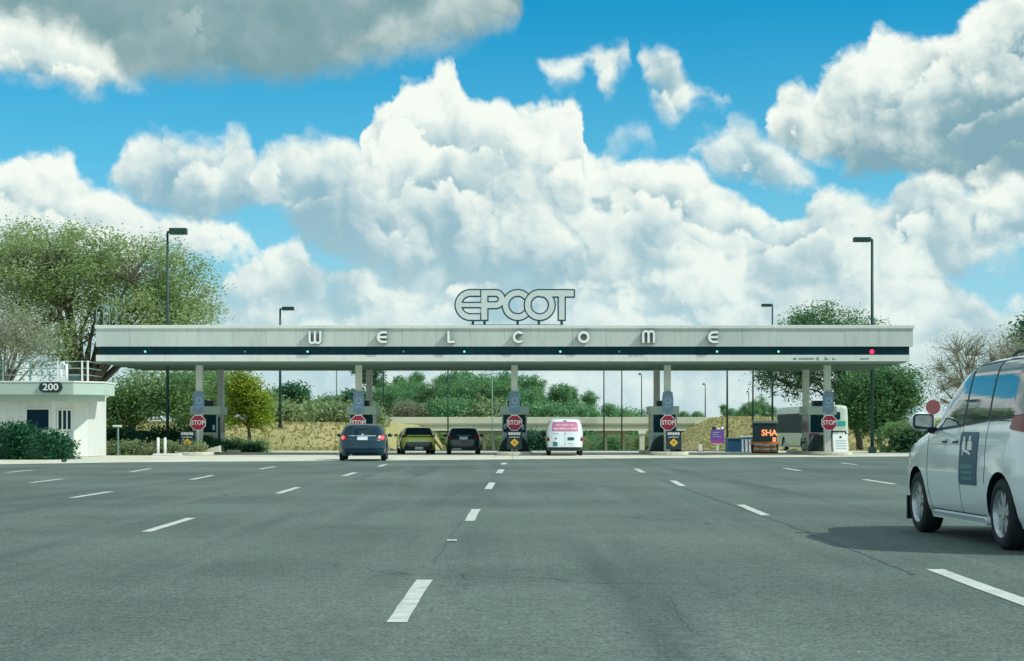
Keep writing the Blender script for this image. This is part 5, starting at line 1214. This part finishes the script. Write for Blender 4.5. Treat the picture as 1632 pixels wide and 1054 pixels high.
b = g(135, 95)
tree('tall spreading oak with airy green crown behind the gatehouse', 'tree', b, [E(b, 95, 425, 95, 105, 72, 4), E(b, 215, 430, 95, 95, 62, 4), E(b, 290, 465, 95, 62, 62, 3), E(b, 20, 440, 97, 90, 85, 4), E(b, 190, 500, 94, 130, 48, 3), E(b, 325, 490, 95, 34, 30, 1.2), E(b, 60, 545, 92, 75, 55, 3), E(b, 250, 505, 92, 95, 38, 2.5)], 640, 105, .085, .44, M['oak'], M['bark'], tr=.30, fork=.24, name='oak_tree', limbs=26, seed=21, core=.06)
b = g(0, 88)
tree('thin grey green tree at the left edge behind the gatehouse', 'tree', b, [E(b, -10, 520, 88, 62, 55, 2), E(b, 40, 545, 88, 45, 45, 2)], 150, 50, .07, .36, M['grey'], M['barkpale'], tr=.16, fork=.35, name='oak_tree', limbs=20, seed=22)
b = g(205, 110)
tree('mid green tree under the left end of the canopy', 'tree', b, [E(b, 235, 630, 110, 50, 45, 2), E(b, 175, 655, 110, 50, 32, 2), E(b, 290, 620, 110, 40, 40, 2)], 260, 90, .10, .5, M['mid'], M['bark'], tr=.2, fork=.3, name='broadleaf_tree', seed=23)
b = g(345, 118)
tree('green tree behind the leftmost toll booth', 'tree', b, [E(b, 335, 625, 118, 42, 42, 2), E(b, 320, 665, 118, 45, 28, 2)], 210, 90, .10, .5, M['mid'], M['bark'], tr=.2, fork=.3, name='broadleaf_tree', seed=24)
b = g(398, 112)
tree('bright lime green tree right of the leftmost booth', 'tree', b, [E(b, 382, 618, 112, 18, 34, 1.0), E(b, 402, 640, 112, 20, 40, 1.0), E(b, 418, 662, 112, 12, 30, .8), E(b, 372, 655, 112, 16, 30, .9)], 130, 80, .10, .34, M['lime'], M['bark'], tr=.12, fork=.25, name='lime_tree', seed=25)
# scrub and trees along the top of the left bank
for k, (px, py, rx, ry, Y, mm) in enumerate([(445, 668, 34, 22, 150, 'scrub'), (492, 670, 32, 20, 156, 'scrub'), (540, 668, 30, 20, 152, 'scrub'), (585, 668, 26, 20, 158, 'scrub'), (470, 652, 26, 20, 170, 'mid'), (525, 655, 26, 18, 175, 'mid'), (425, 655, 24, 26, 160, 'mid')]):
    b = g(px, Y); tree('%s bush on the grassy bank, %s' % ('dry olive' if mm == 'scrub' else 'green', ['just right of the lime green tree', 'below the tall pine', 'behind the blue hatchback', 'at the left end of the overpass', 'behind the dry bushes under the tall pine', 'behind the toll booth near the blue hatchback', 'close behind the lime green tree'][k]), 'bush', b, [E(b, px, py, Y, rx, ry)], 90, 60, .17, .55, M[mm], M['bark'], tr=.07, fork=.2, name='bush', seed=30+k, group='bushes along the left bank', limbs=8, core=.1)
b = g(462, 165)
tree('tall dark pine standing on the left bank', 'tree', b, [E(b, 465, 625, 165, 20, 12, 1.2), E(b, 448, 632, 165, 14, 9, 1), E(b, 478, 632, 165, 15, 9, 1)], 80, 55, .16, .42, M['dark'], M['bark'], tr=.16, fork=.6, name='pine_tree', seed=38)
b = g(572, 175)
tree('dark round topped tree behind the toll booth near the blue hatchback', 'tree', b, [E(b, 570, 640, 175, 24, 14, 1.5)], 80, 55, .17, .5, M['dark'], M['bark'], tr=.16, fork=.5, name='broadleaf_tree', seed=39)
# wood beyond the overpass: one prototype of each kind, copied
def proto(kind, seed, H, Wd, lm):
    ell = {'round': [(0, 0, H*.62, Wd*.5, Wd*.5, H*.36), (Wd*.15, 0, H*.45, Wd*.48, Wd*.45, H*.28)], 'pine': [(0, 0, H*.88, Wd*.42, Wd*.42, H*.10), (-Wd*.2, 0, H*.76, Wd*.3, Wd*.3, H*.09), (Wd*.22, 0, H*.7, Wd*.3, Wd*.3, H*.08), (0, 0, H*.6, Wd*.25, Wd*.25, H*.1)], 'low': [(0, 0, H*.5, Wd*.5, Wd*.5, H*.46)]}[kind]
    return tree('leafy green tree in the wood beyond the overpass', 'tree', (0, 0, 0), ell, {'round': 130, 'pine': 90, 'low': 110}[kind], 62, .20, .62 if kind != 'pine' else .45, lm, M['bark'], tr=.2, fork=.5 if kind == 'pine' else .25, name='pine_tree' if kind == 'pine' else 'broadleaf_tree', limbs=10, seed=seed, group='trees in the wood beyond the overpass', core=.08)
PR = {'a': proto('round', 51, 13, 8.5, M['far']), 'b': proto('round', 52, 13, 7.5, M['far']), 'p': proto('pine', 53, 13, 6, M['far']), 'l': proto('low', 54, 7, 8, M['far']), 'm': proto('low', 57, 7, 8, M['scrub']), 'k': proto('low', 55, 7, 7, M['pink']), 'd': proto('pine', 56, 13, 6, M['dark'])}
HT = {'a': 13, 'b': 13, 'p': 13, 'l': 7, 'm': 7, 'k': 7, 'd': 13}
used = set()
LB = {'m': 'low dry bush at the foot of the far wood', 'p': 'flat topped pine in the wood beyond the overpass', 'l': 'low green bush at the foot of the far wood', 'k': 'bare pinkish bush at the foot of the far wood', 'd': 'dark slim pine in the wood beyond the overpass'}
wood = [('a', 622, 612, 318), ('b', 641, 612, 322), ('k', 645, 645, 312), ('b', 655, 603, 330), ('k', 668, 650, 311), ('p', 664, 600, 345), ('a', 674, 609, 326), ('b', 694, 606, 326), ('p', 706, 604, 336), ('b', 714, 614, 320), ('a', 732, 604, 322), ('p', 724, 599, 335), ('a', 750, 600, 328), ('b', 765, 596, 322), ('p', 742, 598, 340), ('b', 780, 598, 326), ('a', 797, 601, 322),
        ('p', 806, 600, 338), ('b', 814, 610, 318), ('p', 830, 606, 335), ('a', 838, 614, 322), ('b', 856, 617, 318), ('p', 850, 606, 330), ('l', 700, 642, 312), ('m', 775, 640, 312), ('l', 735, 640, 312), ('l', 830, 645, 312), ('a', 876, 632, 322), ('p', 893, 619, 322), ('p', 906, 622, 326), ('b', 916, 634, 326), ('p', 940, 631, 330), ('l', 925, 648, 314), ('l', 880, 648, 312), ('p', 606, 610, 325), ('b', 598, 622, 320), ('a', 612, 620, 322), ('p', 636, 606, 335),
        ('p', 970, 650, 420), ('l', 985, 654, 430), ('l', 1012, 659, 440), ('l', 1050, 661, 450), ('l', 1090, 662, 455), ('l', 1112, 662, 460), ('p', 1153, 652, 460), ('l', 1165, 657, 440), ('l', 1185, 656, 430), ('b', 1210, 636, 330), ('a', 1196, 645, 360), ('l', 1225, 652, 330)]
wood = [(k, px, top, Y+34 if Y < 350 else Y, random.uniform(.66, .9)) for k, px, top, Y in wood]
wood += [('b' if i % 2 else 'a', px, top, 372+5*(i % 3), 1.15) for i, (px, top) in enumerate(((604, 628), (628, 618), (652, 612), (676, 614), (700, 616), (722, 610), (745, 606), (770, 604), (792, 608), (816, 616), (842, 622), (866, 630), (890, 636), (914, 640)))]
for k, px, top, Y, w_ in wood:
    X = at(px, Y); z0 = hz(X, Y)-.1; s = (zat(top-7, Y)-z0)/HT[k]
    o = PR[k] if k not in used else copy_tree(PR[k]); used.add(k)
    s = max(s, .25)
    o.location = (X, Y, z0); w_ = w_ if k in 'abp' else 1.0; o.scale = (max(s*w_, .5), max(s*w_, .5), s); o.rotation_euler = (0, 0, random.uniform(0, 6.28))
    if px > 960:
        o['label'] = 'small distant tree on the skyline right of the far wood'; o['group'] = 'distant trees on the right skyline'
    elif k in LB: o['label'] = LB[k]
if 'd' not in used: PR['d'].location = (at(587, 300), 300, hz(at(587, 300), 300)); PR['d']['label'] = LB['d']
# foliage seen below the overpass
for i_, px in enumerate((655, 682, 705, 728, 748, 764, 782, 800, 822, 842, 870, 895, 918, 938, 955, 975, 985, 1005, 1030, 1052)):
    Y = 319+7*(i_ % 3); X = at(px, Y); z0 = hz(X, Y)-.2; o = copy_tree(PR['l' if i_ % 2 else 'm'], label='green bush seen below the overpass deck'); o['group'] = 'bushes seen below the overpass'
    s = (zat(689+4*(i_ % 2), Y)-z0)/7; o.location = (X, Y, z0); o.scale = (max(s, .5), max(s, .5), s); o.rotation_euler = (0, 0, random.uniform(0, 6.28))
# right hand trees
b = g(1372, 130)
tree('green oak with crown rising above the right end of the canopy', 'tree', b, [E(b, 1300, 535, 131, 55, 48, 3), E(b, 1365, 545, 131, 45, 45, 3), E(b, 1375, 615, 130, 55, 60, 3), E(b, 1262, 600, 132, 52, 36, 2.5)], 420, 95, .11, .55, M['oakgreen'], M['bark'], tr=.24, fork=.26, name='oak_tree', limbs=20, seed=61)
b = g(1402, 125)
tree('dark oak with sunlit right side between bus and minivan', 'tree', b, [E(b, 1400, 635, 125, 58, 50, 2.2), E(b, 1440, 622, 125, 30, 40, 1.5), E(b, 1385, 665, 125, 45, 28, 2)], 300, 95, .11, .5, M['oakgreen'], M['bark'], tr=.2, fork=.26, name='oak_tree', limbs=18, seed=62)
b = g(1560, 88)
tree('bare spring tree with pale twigs behind the minivan', 'tree', b, [E(b, 1560, 580, 88, 88, 58, 2.4), E(b, 1515, 620, 88, 40, 45, 1.8), E(b, 1620, 575, 88, 60, 50, 2)], 800, 16, .045, .28, M['grey'], M['barkpale'], tr=.17, fork=.22, name='bare_tree', limbs=60, seed=63)
b = g(1660, 94)
tree('dark green tree at the right edge above the minivan roof', 'tree', b, [E(b, 1662, 545, 94, 42, 42, 2)], 130, 60, .13, .42, M['dark'], M['bark'], tr=.16, fork=.4, name='oak_tree', seed=64)
hedge('low green shrub on the slope beside the minivan', [(0, 0, .6, 2.2, 1.2, 1.0)], 3500, .1, M['mid'], M['hedgecore'], (at(1470, 92), 92, -.05), seed=65, cat='shrub', name='shrub')
